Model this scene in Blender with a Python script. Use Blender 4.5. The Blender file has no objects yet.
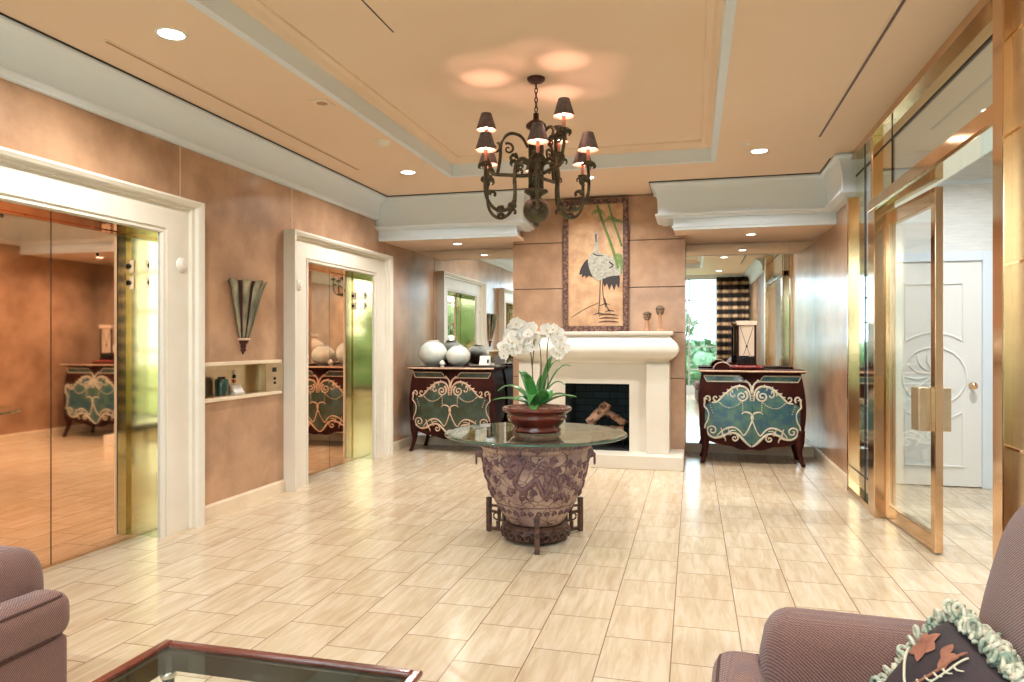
import bpy, math, random
from mathutils import Vector, Matrix
random.seed(7)
PI = math.pi
sc = bpy.context.scene
COL = sc.collection

# ------------------------------------------------------------------ materials
MATS = {}
def srgb(r, g, b):
    f = lambda c: (c/255/12.92) if c/255 <= .04045 else ((c/255+.055)/1.055)**2.4
    return (f(r), f(g), f(b), 1)
def newmat(name):
    m = bpy.data.materials.new(name); m.use_nodes = True
    nt = m.node_tree; nt.nodes.clear()
    out = nt.nodes.new('ShaderNodeOutputMaterial')
    MATS[name] = m
    return m, nt, out
def N(nt, t, **kw):
    n = nt.nodes.new(t)
    for k, v in kw.items():
        if k in n.inputs: n.inputs[k].default_value = v
        else: setattr(n, k, v)
    return n
def mat(name, col, rough=.5, metal=0, col2=None, scale=8, detail=4, bump=0, bscale=40, spec=.5, coat=0, coatr=.1, stretch=None, sheen=0, contrast=(.35, .65)):
    m, nt, out = newmat(name)
    p = N(nt, 'ShaderNodeBsdfPrincipled'); L = nt.links.new
    p.inputs['Base Color'].default_value = col; p.inputs['Roughness'].default_value = rough
    p.inputs['Metallic'].default_value = metal; p.inputs['Specular IOR Level'].default_value = spec
    p.inputs['Coat Weight'].default_value = coat; p.inputs['Coat Roughness'].default_value = coatr
    p.inputs['Sheen Weight'].default_value = sheen
    tc = N(nt, 'ShaderNodeTexCoord'); mp = N(nt, 'ShaderNodeMapping')
    if stretch: mp.inputs['Scale'].default_value = stretch
    L(tc.outputs['Object'], mp.inputs['Vector'])
    if col2:
        no = N(nt, 'ShaderNodeTexNoise', Scale=scale, Detail=detail, Roughness=.6)
        L(mp.outputs[0], no.inputs['Vector'])
        r = N(nt, 'ShaderNodeValToRGB')
        r.color_ramp.elements[0].position = contrast[0]; r.color_ramp.elements[1].position = contrast[1]
        r.color_ramp.elements[0].color = col; r.color_ramp.elements[1].color = col2
        L(no.outputs['Fac'], r.inputs['Fac']); L(r.outputs['Color'], p.inputs['Base Color'])
    if bump:
        n2 = N(nt, 'ShaderNodeTexNoise', Scale=bscale, Detail=3)
        L(mp.outputs[0], n2.inputs['Vector'])
        b = N(nt, 'ShaderNodeBump', Strength=bump, Distance=.01)
        L(n2.outputs['Fac'], b.inputs['Height']); L(b.outputs[0], p.inputs['Normal'])
    L(p.outputs[0], out.inputs[0])
    return m
def emit(name, col, s):
    m, nt, out = newmat(name)
    e = N(nt, 'ShaderNodeEmission', Color=col, Strength=s); nt.links.new(e.outputs[0], out.inputs[0]); return m
def glassmat(name, tint, refl=1.0, rough=0.0, base=.04):
    m, nt, out = newmat(name); L = nt.links.new
    t = N(nt, 'ShaderNodeBsdfTransparent', Color=tint)
    g = N(nt, 'ShaderNodeBsdfGlossy', Roughness=rough, Color=(1, 1, 1, 1))
    lw = N(nt, 'ShaderNodeLayerWeight', Blend=.5)
    pw = N(nt, 'ShaderNodeMath', operation='POWER'); pw.inputs[1].default_value = 5
    ml = N(nt, 'ShaderNodeMath', operation='MULTIPLY_ADD'); ml.inputs[1].default_value = (1-base)*refl; ml.inputs[2].default_value = base*refl
    L(lw.outputs['Facing'], pw.inputs[0]); L(pw.outputs[0], ml.inputs[0])
    mx = N(nt, 'ShaderNodeMixShader'); L(ml.outputs[0], mx.inputs[0]); L(t.outputs[0], mx.inputs[1]); L(g.outputs[0], mx.inputs[2])
    L(mx.outputs[0], out.inputs[0]); return m

M_wall = mat('faux_leather_wall', srgb(156, 120, 92), .34, col2=srgb(194, 156, 124), scale=2.2, detail=9, bump=.06, bscale=18, spec=.5, coat=.45, coatr=.17)
M_ceil = mat('peach_ceiling_paint', srgb(238, 214, 190), .7, col2=srgb(240, 217, 194), scale=1.2)
M_trim = mat('blue_cast_white_trim', srgb(228, 239, 248), .45)  # white trim; cool blue cast of the light is put into its colour
M_marb = mat('cream_marble', srgb(226, 220, 206), .35, col2=srgb(232, 227, 214), scale=3, detail=6)
M_base = mat('beige_marble_skirting', srgb(226, 208, 180), .3, col2=srgb(236, 220, 196), scale=5)
M_groove = mat('dark_groove', srgb(52, 46, 44), .6)
M_brass = mat('polished_brass', srgb(218, 180, 140), .12, 1, col2=srgb(232, 196, 156), scale=3, detail=2, stretch=(1, 1, .3))
M_copper = mat('copper_toned_mirror_metal', srgb(250, 204, 168), .03, 1, col2=srgb(252, 210, 176), scale=2, detail=2, stretch=(1, 3, .2))
M_gold = mat('pale_gold_mirror', srgb(226, 226, 196), .09, 1)
M_jamb = mat('green_gold_mirror', srgb(196, 206, 168), .07, 1)
M_goldpanel = mat('satin_gold_panel', srgb(212, 192, 158), .34, 1, col2=srgb(224, 204, 172), scale=2.5, stretch=(1, 1, 4))
M_mirror = mat('silver_mirror', (.88, .92, .91, 1), .0, 1)
M_glass = glassmat('clear_glass', (.97, .99, .975, 1), 1.0)
M_cglass = glassmat('thin_inset_glass', (.95, .98, .96, 1), .55)
M_tglass = glassmat('table_glass', (.86, .93, .88, 1), 1.0)
M_gedge = mat('green_glass_edge', srgb(60, 92, 78), .08, coat=1, coatr=.02)
M_blackm = mat('black_metal', srgb(22, 21, 22), .35, .3)
M_chrome = mat('brushed_steel', srgb(200, 196, 185), .25, 1)
M_doorwhite = mat('white_door_paint', srgb(240, 240, 236), .35)
M_corr = mat('pale_grey_corridor_wallpaper', srgb(222, 224, 222), .6, col2=srgb(236, 236, 232), scale=6, stretch=(1, 1, 9))
M_corrceil = mat('corridor_ceiling_paint', srgb(222, 214, 196), .8)
M_wood = mat('dark_mahogany', srgb(40, 19, 17), .55, col2=srgb(68, 31, 26), scale=7, detail=5, stretch=(1, 1, .4), spec=.08)
M_redwood = mat('reddish_mahogany', srgb(92, 38, 26), .25, col2=srgb(128, 58, 38), scale=5, stretch=(.4, 1, 1), coat=.6, coatr=.1)
M_olive = mat('dark_olive_metal_frame', srgb(40, 36, 26), .4, .4, col2=srgb(56, 50, 36), scale=4)
M_teal = mat('mottled_teal_lacquer', srgb(30, 86, 108), .3, col2=srgb(78, 118, 102), scale=9, detail=6, coat=.35, coatr=.12, contrast=(.4, .62))
M_green = mat('mottled_dark_green_lacquer', srgb(44, 52, 30), .3, col2=srgb(58, 84, 74), scale=8, detail=6, coat=.35, coatr=.12, contrast=(.42, .65))
M_scroll = mat('cream_painted_scrollwork', srgb(226, 198, 172), .5, col2=srgb(204, 164, 134), scale=25)
M_scrollg = mat('pale_green_grey_scrollwork', srgb(228, 222, 204), .5, col2=srgb(196, 192, 172), scale=25)
M_verd = mat('verdigris_bronze', srgb(58, 44, 34), .45, .45, col2=srgb(88, 88, 66), scale=22, detail=5, bump=.3, bscale=60)
M_silverflute = mat('verdigris_silver_flute', srgb(112, 116, 100), .3, .6, col2=srgb(176, 172, 150), scale=14, detail=5, stretch=(1, 1, .25))
M_rust = mat('oxblood_painted_metal', srgb(78, 30, 24), .4, .2, col2=srgb(50, 22, 20), scale=20)
M_shade = mat('charcoal_lamp_shade', srgb(112, 102, 104), .6, col2=srgb(88, 78, 80), scale=30)
M_shadein = mat('pink_gold_shade_lining', srgb(240, 190, 170), .4)
M_candle = mat('pink_candle_sleeve', srgb(222, 150, 128), .5)
M_bulb = emit('warm_bulb', (1, .72, .52, 1), 22)
M_lens = emit('downlight_lens', (1, .93, .82, 1), 14)
M_white = mat('white_plastic', srgb(238, 234, 224), .4)
M_petal = mat('white_orchid_petal', srgb(250, 247, 240), .5)
M_petalc = mat('yellow_orchid_lip', srgb(214, 178, 90), .5)
M_leaf = mat('glossy_orchid_leaf', srgb(52, 128, 62), .3, col2=srgb(86, 160, 78), scale=12, coat=.3)
M_stem = mat('dark_orchid_stem', srgb(72, 74, 50), .5)
M_bark = mat('reddish_brown_bark', srgb(116, 76, 60), .8, col2=srgb(176, 128, 106), scale=40, bump=.6, bscale=60)
M_bowl = mat('oxblood_glazed_ceramic', srgb(78, 24, 20), .18, col2=srgb(112, 42, 32), scale=6, coat=.8, coatr=.05)
M_relief = mat('purple_brown_relief', srgb(96, 70, 78), .6, col2=srgb(132, 98, 96), scale=25, bump=.5, bscale=70)
M_stand = mat('carved_dark_wood', srgb(44, 30, 26), .45, col2=srgb(100, 66, 50), scale=30, bump=.5, bscale=60)
M_vase = mat('pale_crackle_vase', srgb(232, 232, 218), .3, col2=srgb(196, 210, 204), scale=8, coat=.4)
M_soot = mat('sooty_firebrick', srgb(30, 34, 36), .8)
M_log = mat('birch_log', srgb(196, 156, 128), .7, col2=srgb(96, 62, 48), scale=14, detail=6, bump=.6, bscale=30, contrast=(.48, .6))
M_iron = mat('wrought_iron', srgb(58, 58, 60), .5, .6)
M_frame = mat('ornate_dark_frame', srgb(70, 44, 38), .45, col2=srgb(140, 102, 84), scale=38, bump=.9, bscale=60, contrast=(.45, .62))
M_canvas = mat('gold_leaf_canvas', srgb(172, 128, 96), .5, col2=srgb(220, 184, 142), scale=6, detail=8, contrast=(.3, .7))
M_crane = mat('silver_grey_crane', srgb(140, 142, 132), .5, col2=srgb(186, 182, 166), scale=40)
M_ink = mat('dark_ink_feathers', srgb(50, 46, 46), .6)
M_bamboo = mat('painted_bamboo_green', srgb(92, 122, 66), .5, col2=srgb(124, 146, 84), scale=20)
M_statue = mat('carved_brown_stone', srgb(120, 98, 74), .6, col2=srgb(90, 78, 62), scale=40, bump=.5, bscale=80)
M_statuel = mat('tan_carved_post', srgb(186, 140, 108), .6)
M_lampshade = mat('cream_lantern_shade', srgb(240, 222, 200), .7)
M_redtray = mat('carved_red_lacquer', srgb(156, 62, 52), .4, col2=srgb(96, 34, 32), scale=60, bump=.6, bscale=90)
M_basket = mat('striped_woven_dome', srgb(216, 190, 150), .6, col2=srgb(120, 74, 48), scale=12, stretch=(1, .1, .1), contrast=(.45, .55))
M_bottle = mat('dark_green_bottle', srgb(20, 62, 50), .2, coat=.5)
M_red = mat('red_button', srgb(190, 60, 50), .3)
M_grass = mat('lawn_green', srgb(136, 152, 112), .9, col2=srgb(156, 168, 130), scale=3)
M_foliage = mat('garden_foliage', srgb(84, 116, 80), .6, col2=srgb(140, 164, 124), scale=6, detail=6)
M_bark2 = mat('grey_tree_bark', srgb(96, 84, 70), .8)
M_winframe = mat('pale_window_frame', srgb(196, 206, 200), .4)
M_ruffle = mat('cream_sage_ruffle', srgb(214, 206, 182), .7, col2=srgb(134, 150, 128), scale=30, contrast=(.42, .6))
M_pilblack = mat('dark_floral_cushion_cloth', srgb(40, 34, 38), .8, col2=srgb(62, 46, 48), scale=10)
M_pilrust = mat('rust_flower_applique', srgb(176, 116, 88), .8, col2=srgb(120, 72, 58), scale=18)
M_pilsage = mat('cream_embroidery', srgb(206, 196, 170), .8)

def m_floor():
    m, nt, out = newmat('beige_travertine_tiles'); L = nt.links.new
    tc = N(nt, 'ShaderNodeTexCoord'); sp = N(nt, 'ShaderNodeSeparateXYZ'); L(tc.outputs['Object'], sp.inputs[0])
    cb = N(nt, 'ShaderNodeCombineXYZ')
    ax = N(nt, 'ShaderNodeMath', operation='SUBTRACT'); ax.inputs[1].default_value = 3.372-.417*12
    ay = N(nt, 'ShaderNodeMath', operation='SUBTRACT'); ay.inputs[1].default_value = -.094-.3085*20
    L(sp.outputs['Y'], ax.inputs[0]); L(sp.outputs['X'], ay.inputs[0]); L(ax.outputs[0], cb.inputs[0]); L(ay.outputs[0], cb.inputs[1])
    br = N(nt, 'ShaderNodeTexBrick', Scale=1.0, offset=.5, offset_frequency=2)
    br.inputs['Mortar Size'].default_value = .0028; br.inputs['Mortar Smooth'].default_value = .1
    br.inputs['Brick Width'].default_value = .417; br.inputs['Row Height'].default_value = .3085
    br.inputs['Color1'].default_value = (0, 0, 0, 1); br.inputs['Color2'].default_value = (1, 1, 1, 1); br.inputs['Mortar'].default_value = (.5, .5, .5, 1)
    L(cb.outputs[0], br.inputs['Vector'])
    mp = N(nt, 'ShaderNodeMapping'); mp.inputs['Scale'].default_value = (14, 1.8, 1)
    L(tc.outputs['Object'], mp.inputs['Vector'])
    bw = N(nt, 'ShaderNodeMath', operation='MULTIPLY'); bw.inputs[1].default_value = 37.0
    L(br.outputs['Color'], bw.inputs[0])
    no = N(nt, 'ShaderNodeTexNoise', Scale=1.6, Detail=7, Roughness=.6, Distortion=.7, noise_dimensions='4D')
    L(mp.outputs[0], no.inputs['Vector']); L(bw.outputs[0], no.inputs['W'])
    r = N(nt, 'ShaderNodeValToRGB'); e = r.color_ramp.elements
    e[0].position = .3; e[0].color = srgb(196, 174, 146); e[1].position = .62; e[1].color = srgb(219, 205, 182)
    x = e.new(.48); x.color = srgb(208, 191, 162)
    L(no.outputs['Fac'], r.inputs['Fac'])
    tint = N(nt, 'ShaderNodeMixRGB', blend_type='MULTIPLY'); tint.inputs['Fac'].default_value = 1
    tr = N(nt, 'ShaderNodeValToRGB'); tr.color_ramp.elements[0].color = (.9, .86, .82, 1); tr.color_ramp.elements[1].color = (1.0, 1, 1, 1)
    L(br.outputs['Color'], tr.inputs['Fac']); L(r.outputs['Color'], tint.inputs['Color1']); L(tr.outputs['Color'], tint.inputs['Color2'])
    mx = N(nt, 'ShaderNodeMixRGB'); mx.inputs['Color2'].default_value = srgb(136, 110, 86)
    L(br.outputs['Fac'], mx.inputs['Fac']); L(tint.outputs[0], mx.inputs['Color1'])
    p = N(nt, 'ShaderNodeBsdfPrincipled', Roughness=.2); L(mx.outputs[0], p.inputs['Base Color'])
    p.inputs['Specular IOR Level'].default_value = .45
    b = N(nt, 'ShaderNodeBump', Strength=.25, Distance=.003, invert=True); L(br.outputs['Fac'], b.inputs['Height']); L(b.outputs[0], p.inputs['Normal'])
    L(p.outputs[0], out.inputs[0]); return m
M_floor = m_floor()

def m_fabric(name, c1, c2, c3):
    m, nt, out = newmat(name); L = nt.links.new
    tc = N(nt, 'ShaderNodeTexCoord')
    p = N(nt, 'ShaderNodeBsdfPrincipled', Roughness=.85); p.inputs['Sheen Weight'].default_value = .25
    w = N(nt, 'ShaderNodeTexWave', Scale=55, Distortion=1.6, bands_direction='DIAGONAL'); w.inputs['Detail'].default_value = 2; w.inputs['Detail Scale'].default_value = 3
    w2 = N(nt, 'ShaderNodeTexWave', Scale=75, Distortion=1.2, bands_direction='Z'); w2.inputs['Detail'].default_value = 2
    L(tc.outputs['Object'], w.inputs['Vector']); L(tc.outputs['Object'], w2.inputs['Vector'])
    no = N(nt, 'ShaderNodeTexNoise', Scale=5, Detail=6); L(tc.outputs['Object'], no.inputs['Vector'])
    a = N(nt, 'ShaderNodeMixRGB'); a.inputs['Color1'].default_value = c1; a.inputs['Color2'].default_value = c2; L(w.outputs['Fac'], a.inputs['Fac'])
    b = N(nt, 'ShaderNodeMixRGB'); b.inputs['Color2'].default_value = c3; L(a.outputs[0], b.inputs['Color1'])
    ml = N(nt, 'ShaderNodeMath', operation='MULTIPLY'); L(w2.outputs['Fac'], ml.inputs[0]); L(no.outputs['Fac'], ml.inputs[1]); L(ml.outputs[0], b.inputs['Fac'])
    L(b.outputs[0], p.inputs['Base Color'])
    ad = N(nt, 'ShaderNodeMath', operation='ADD'); L(w.outputs['Fac'], ad.inputs[0]); L(w2.outputs['Fac'], ad.inputs[1])
    bp = N(nt, 'ShaderNodeBump', Strength=.5, Distance=.004); L(ad.outputs[0], bp.inputs['Height']); L(bp.outputs[0], p.inputs['Normal'])
    L(p.outputs[0], out.inputs[0]); return m
M_fab = m_fabric('ribbed_brown_mauve_upholstery', srgb(78, 46, 38), srgb(160, 112, 90), srgb(96, 74, 84))
M_piping = mat('dark_brown_piping', srgb(78, 48, 42), .8)

def m_crackle():
    m, nt, out = newmat('crackled_stoneware'); L = nt.links.new
    tc = N(nt, 'ShaderNodeTexCoord')
    v = N(nt, 'ShaderNodeTexVoronoi', feature='DISTANCE_TO_EDGE', Scale=13)
    nd = N(nt, 'ShaderNodeTexNoise', Scale=6, Detail=3); L(tc.outputs['Object'], nd.inputs['Vector'])
    mxv = N(nt, 'ShaderNodeMixRGB'); mxv.inputs['Fac'].default_value = .12; L(tc.outputs['Object'], mxv.inputs['Color1']); L(nd.outputs['Color'], mxv.inputs['Color2'])
    L(mxv.outputs[0], v.inputs['Vector'])
    r = N(nt, 'ShaderNodeValToRGB'); r.color_ramp.elements[0].position = .0; r.color_ramp.elements[1].position = .045
    r.color_ramp.elements[0].color = srgb(110, 84, 76); r.color_ramp.elements[1].color = (1, 1, 1, 1)
    L(v.outputs['Distance'], r.inputs['Fac'])
    no = N(nt, 'ShaderNodeTexNoise', Scale=5, Detail=6); L(tc.outputs['Object'], no.inputs['Vector'])
    c = N(nt, 'ShaderNodeValToRGB'); c.color_ramp.elements[0].position = .38; c.color_ramp.elements[1].position = .62
    c.color_ramp.elements[0].color = srgb(132, 104, 104); c.color_ramp.elements[1].color = srgb(190, 162, 146)
    L(no.outputs['Fac'], c.inputs['Fac'])
    ml = N(nt, 'ShaderNodeMixRGB', blend_type='MULTIPLY'); ml.inputs['Fac'].default_value = 1; L(c.outputs[0], ml.inputs['Color1']); L(r.outputs[0], ml.inputs['Color2'])
    p = N(nt, 'ShaderNodeBsdfPrincipled', Roughness=.5); L(ml.outputs[0], p.inputs['Base Color'])
    b = N(nt, 'ShaderNodeBump', Strength=.5, Distance=.006); L(r.outputs[0], b.inputs['Height']); L(b.outputs[0], p.inputs['Normal'])
    L(p.outputs[0], out.inputs[0]); return m
M_crackle = m_crackle()

def m_plaid():
    m, nt, out = newmat('plaid_curtain_cloth'); L = nt.links.new
    tc = N(nt, 'ShaderNodeTexCoord'); sp = N(nt, 'ShaderNodeSeparateXYZ'); L(tc.outputs['Object'], sp.inputs[0])
    def stripes(sock, period, ramp):
        a = N(nt, 'ShaderNodeMath', operation='DIVIDE'); a.inputs[1].default_value = period; L(sp.outputs[sock], a.inputs[0])
        f = N(nt, 'ShaderNodeMath', operation='FRACT'); L(a.outputs[0], f.inputs[0])
        r = N(nt, 'ShaderNodeValToRGB'); r.color_ramp.interpolation = 'CONSTANT'
        e = r.color_ramp.elements; e[0].position = 0; e[0].color = ramp[0][1]; e[1].position = ramp[1][0]; e[1].color = ramp[1][1]
        for q in ramp[2:]: x = e.new(q[0]); x.color = q[1]
        L(f.outputs[0], r.inputs['Fac']); return r
    K = srgb(38, 34, 40); T = srgb(180, 152, 128); C = srgb(232, 216, 188); G = srgb(150, 116, 90)
    h = stripes('Z', .21, [(0, K), (.42, T), (.55, C), (.78, T), (.9, K)])
    v = stripes('X', .24, [(0, C), (.45, G), (.7, K), (.8, G), (.95, C)])
    mx = N(nt, 'ShaderNodeMixRGB', blend_type='MULTIPLY'); mx.inputs['Fac'].default_value = .75
    L(h.outputs[0], mx.inputs['Color1']); L(v.outputs[0], mx.inputs['Color2'])
    p = N(nt, 'ShaderNodeBsdfPrincipled', Roughness=.9); L(mx.outputs[0], p.inputs['Base Color']); L(p.outputs[0], out.inputs[0]); return m
M_plaid = m_plaid()

def m_brick():
    m, nt, out = newmat('dark_firebrick'); L = nt.links.new
    tc = N(nt, 'ShaderNodeTexCoord'); sp = N(nt, 'ShaderNodeSeparateXYZ'); L(tc.outputs['Object'], sp.inputs[0])
    cb = N(nt, 'ShaderNodeCombineXYZ'); ad = N(nt, 'ShaderNodeMath', operation='ADD'); L(sp.outputs['X'], ad.inputs[0]); L(sp.outputs['Y'], ad.inputs[1])
    L(ad.outputs[0], cb.inputs[0]); L(sp.outputs['Z'], cb.inputs[1])
    br = N(nt, 'ShaderNodeTexBrick', Scale=1.0); br.inputs['Brick Width'].default_value = .2; br.inputs['Row Height'].default_value = .085; br.inputs['Mortar Size'].default_value = .004
    br.inputs['Color1'].default_value = srgb(60, 76, 78); br.inputs['Color2'].default_value = srgb(50, 60, 60); br.inputs['Mortar'].default_value = srgb(14, 18, 20)
    L(cb.outputs[0], br.inputs['Vector'])
    p = N(nt, 'ShaderNodeBsdfPrincipled', Roughness=.8); L(br.outputs['Color'], p.inputs['Base Color']); L(p.outputs[0], out.inputs[0]); return m
M_brick = m_brick()

# ------------------------------------------------------------------ mesh builder
def catmull(P, n=8, closed=False):
    P = [Vector(p) for p in P]; out = []
    m = len(P)
    for i in range(m if closed else m-1):
        if closed: a, b, c, d = P[(i-1) % m], P[i], P[(i+1) % m], P[(i+2) % m]
        else: a, b, c, d = P[max(i-1, 0)], P[i], P[i+1], P[min(i+2, m-1)]
        for k in range(n):
            t = k/n
            out.append(.5*((2*b)+(c-a)*t+(2*a-5*b+4*c-d)*t*t+(3*b-a-3*c+d)*t**3))
    if not closed: out.append(P[-1].copy())
    return out

class MB:
    def __init__(s): s.v = []; s.f = []; s.m = []; s.mi = 0
    def add(s, vs, fs):
        o = len(s.v); s.v += [Vector(v) for v in vs]
        for f in fs: s.f.append([o+i for i in f]); s.m.append(s.mi)
        return s
    def box(s, x0, x1, y0, y1, z0, z1):
        vs = [(x, y, z) for z in (z0, z1) for y in (y0, y1) for x in (x0, x1)]
        return s.add(vs, [(0, 2, 3, 1), (4, 5, 7, 6), (0, 1, 5, 4), (2, 6, 7, 3), (0, 4, 6, 2), (1, 3, 7, 5)])
    def rbox(s, x0, x1, y0, y1, z0, z1, r, n=4, bulge=(0, 0, 0)):
        # rounded box, dense superellipsoid-like cage from a cube-sphere
        c = Vector(((x0+x1)/2, (y0+y1)/2, (z0+z1)/2)); h = Vector(((x1-x0)/2, (y1-y0)/2, (z1-z0)/2))
        r = min(r, *h); g = []
        def line(hh):
            a = [-hh+r*(1-math.cos(PI/2*k/n)) for k in range(n)]; a += [-(hh-r)+ (2*(hh-r))*k/5 for k in range(6)]; a += [hh-r+r*math.sin(PI/2*k/n) for k in range(1, n+1)]
            return a
        for axis in range(3):
            for sg in (-1, 1):
                u, w = [(1, 2), (2, 0), (0, 1)][axis]
                U, W = line(h[u]), line(h[w]); vs = []
                for a in U:
                    for b in W:
                        p = Vector((0, 0, 0)); p[axis] = sg*h[axis]; p[u] = a; p[w] = b
                        q = Vector([max(-(h[i]-r), min(h[i]-r, p[i])) for i in range(3)])
                        d = p-q
                        if d.length > 1e-9: d = d.normalized()*r
                        pp = q+d
                        for i in range(3):
                            if bulge[i]:
                                j, k2 = (i+1) % 3, (i+2) % 3
                                pp[i] += bulge[i]*(pp[i]/h[i])*math.cos(PI/2*min(1, abs(pp[j]/h[j])))*math.cos(PI/2*min(1, abs(pp[k2]/h[k2])))
                        vs.append(c+pp)
                nw = len(W); fs = []
                for i in range(len(U)-1):
                    for j in range(nw-1):
                        q4 = (i*nw+j, (i+1)*nw+j, (i+1)*nw+j+1, i*nw+j+1)
                        fs.append(q4 if sg > 0 else q4[::-1])
                s.add(vs, fs)
        return s
    def tube(s, pts, r, n=8, cap=True, flat=1.0, closed=False):
        P = [Vector(p) for p in pts]; m = len(P)
        R = r if isinstance(r, (list, tuple)) else [r]*m
        if len(R) != m: R = [R[min(len(R)-1, int(i*(len(R)-1)/(m-1)))]*(1-(i*(len(R)-1)/(m-1)) % 1)+R[min(len(R)-1, int(i*(len(R)-1)/(m-1))+1)]*((i*(len(R)-1)/(m-1)) % 1) for i in range(m)]
        T = []
        for i in range(m):
            if closed: t = P[(i+1) % m]-P[i-1]
            else: t = P[min(i+1, m-1)]-P[max(i-1, 0)]
            T.append(t.normalized() if t.length > 1e-9 else Vector((0, 0, 1)))
        up = Vector((0, 0, 1)) if abs(T[0].z) < .9 else Vector((0, 1, 0))
        nrm = (up-T[0]*up.dot(T[0])).normalized(); vs = []
        for i in range(m):
            nrm = nrm-T[i]*nrm.dot(T[i]); nrm = nrm.normalized() if nrm.length > 1e-9 else Vector((1, 0, 0))
            bi = T[i].cross(nrm)
            for k in range(n):
                a = 2*PI*k/n; vs.append(P[i]+nrm*math.cos(a)*R[i]+bi*math.sin(a)*R[i]*flat)
        fs = []
        for i in range(m if closed else m-1):
            for k in range(n):
                a, b = i*n, ((i+1) % m)*n
                fs.append((a+k, a+(k+1) % n, b+(k+1) % n, b+k))
        if cap and not closed: fs.append(tuple(range(n))[::-1]); fs.append(tuple((m-1)*n+k for k in range(n)))
        return s.add(vs, fs)
    def lathe(s, prof, c=(0, 0, 0), n=32, a0=0, a1=2*PI, rf=None, sx=1, sy=1, cap=True):
        full = abs(a1-a0-2*PI) < 1e-6; m = n if full else n+1; vs = []
        for (r, z) in prof:
            for k in range(m):
                a = a0+(a1-a0)*k/n; rr = r*(rf(a, z) if rf else 1)
                vs.append((c[0]+rr*math.cos(a)*sx, c[1]+rr*math.sin(a)*sy, c[2]+z))
        fs = []
        for i in range(len(prof)-1):
            for k in range(n):
                k2 = (k+1) % m if full else k+1
                fs.append((i*m+k, i*m+k2, (i+1)*m+k2, (i+1)*m+k))
        if full and cap:
            if prof[0][0] > 1e-4: fs.append(tuple(range(m))[::-1])
            if prof[-1][0] > 1e-4: fs.append(tuple((len(prof)-1)*m+k for k in range(m)))
        return s.add(vs, fs)
    def prism(s, poly, fn, d):
        # poly list of 2D; fn(u,v,w)->3D ; extruded w 0..d
        m = len(poly); vs = [fn(u, v, 0) for u, v in poly]+[fn(u, v, d) for u, v in poly]
        fs = [tuple(range(m)), tuple(range(m, 2*m))[::-1]]+[(i, i+m, (i+1) % m+m, (i+1) % m) for i in range(m)]
        return s.add(vs, fs)
    def grid(s, fn, nu, nv):
        vs = [fn(i/nu, j/nv) for i in range(nu+1) for j in range(nv+1)]
        return s.add(vs, [(i*(nv+1)+j, (i+1)*(nv+1)+j, (i+1)*(nv+1)+j+1, i*(nv+1)+j+1) for i in range(nu) for j in range(nv)])
    def ball(s, c, r, n=12, sc=(1, 1, 1)):
        prof = [(math.sin(PI*i/n), -math.cos(PI*i/n)) for i in range(n+1)]
        vs0 = len(s.v); s.lathe([(max(p[0], 1e-5), p[1]) for p in prof], (0, 0, 0), n*2)
        for i in range(vs0, len(s.v)): v = s.v[i]; s.v[i] = Vector((c[0]+v.x*r*sc[0], c[1]+v.y*r*sc[1], c[2]+v.z*r*sc[2]))
        return s
    def sweep(s, path, prof, closed=False):
        # path 2D (x,y); prof (o,z); o measured to the RIGHT of travel; mitred
        P = [Vector((p[0], p[1])) for p in path]; m = len(P); vs = []
        for i in range(m):
            d1 = (P[i]-P[i-1]).normalized() if (i > 0 or closed) else None
            d2 = (P[(i+1) % m]-P[i]).normalized() if (i < m-1 or closed) else None
            d1 = d1 or d2; d2 = d2 or d1
            n1 = Vector((d1.y, -d1.x)); n2 = Vector((d2.y, -d2.x)); b = (n1+n2).normalized(); k = 1/max(.2, b.dot(n1))
            for (o, z) in prof: vs.append((P[i].x+b.x*o*k, P[i].y+b.y*o*k, z))
        q = len(prof); fs = []
        for i in range(m if closed else m-1):
            for j in range(q-1):
                a, b2 = i*q, ((i+1) % m)*q; fs.append((a+j, b2+j, b2+j+1, a+j+1))
        if not closed: fs.append(tuple(range(q))); fs.append(tuple((m-1)*q+j for j in range(q))[::-1])
        return s.add(vs, fs)
    def xform(s, M, start=0):
        for i in range(start, len(s.v)): s.v[i] = M @ s.v[i]
        return s
    def mesh(s, name, mats, smooth=False, origin=Vector((0, 0, 0))):
        me = bpy.data.meshes.new(name)
        me.from_pydata([tuple(v-origin) for v in s.v], [], s.f)
        for mt in (mats if isinstance(mats, (list, tuple)) else [mats]): me.materials.append(mt)
        if isinstance(mats, (list, tuple)):
            me.polygons.foreach_set('material_index', s.m)
        if smooth: me.polygons.foreach_set('use_smooth', [True]*len(me.polygons))
        me.validate(); me.update()
        return me

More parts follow.
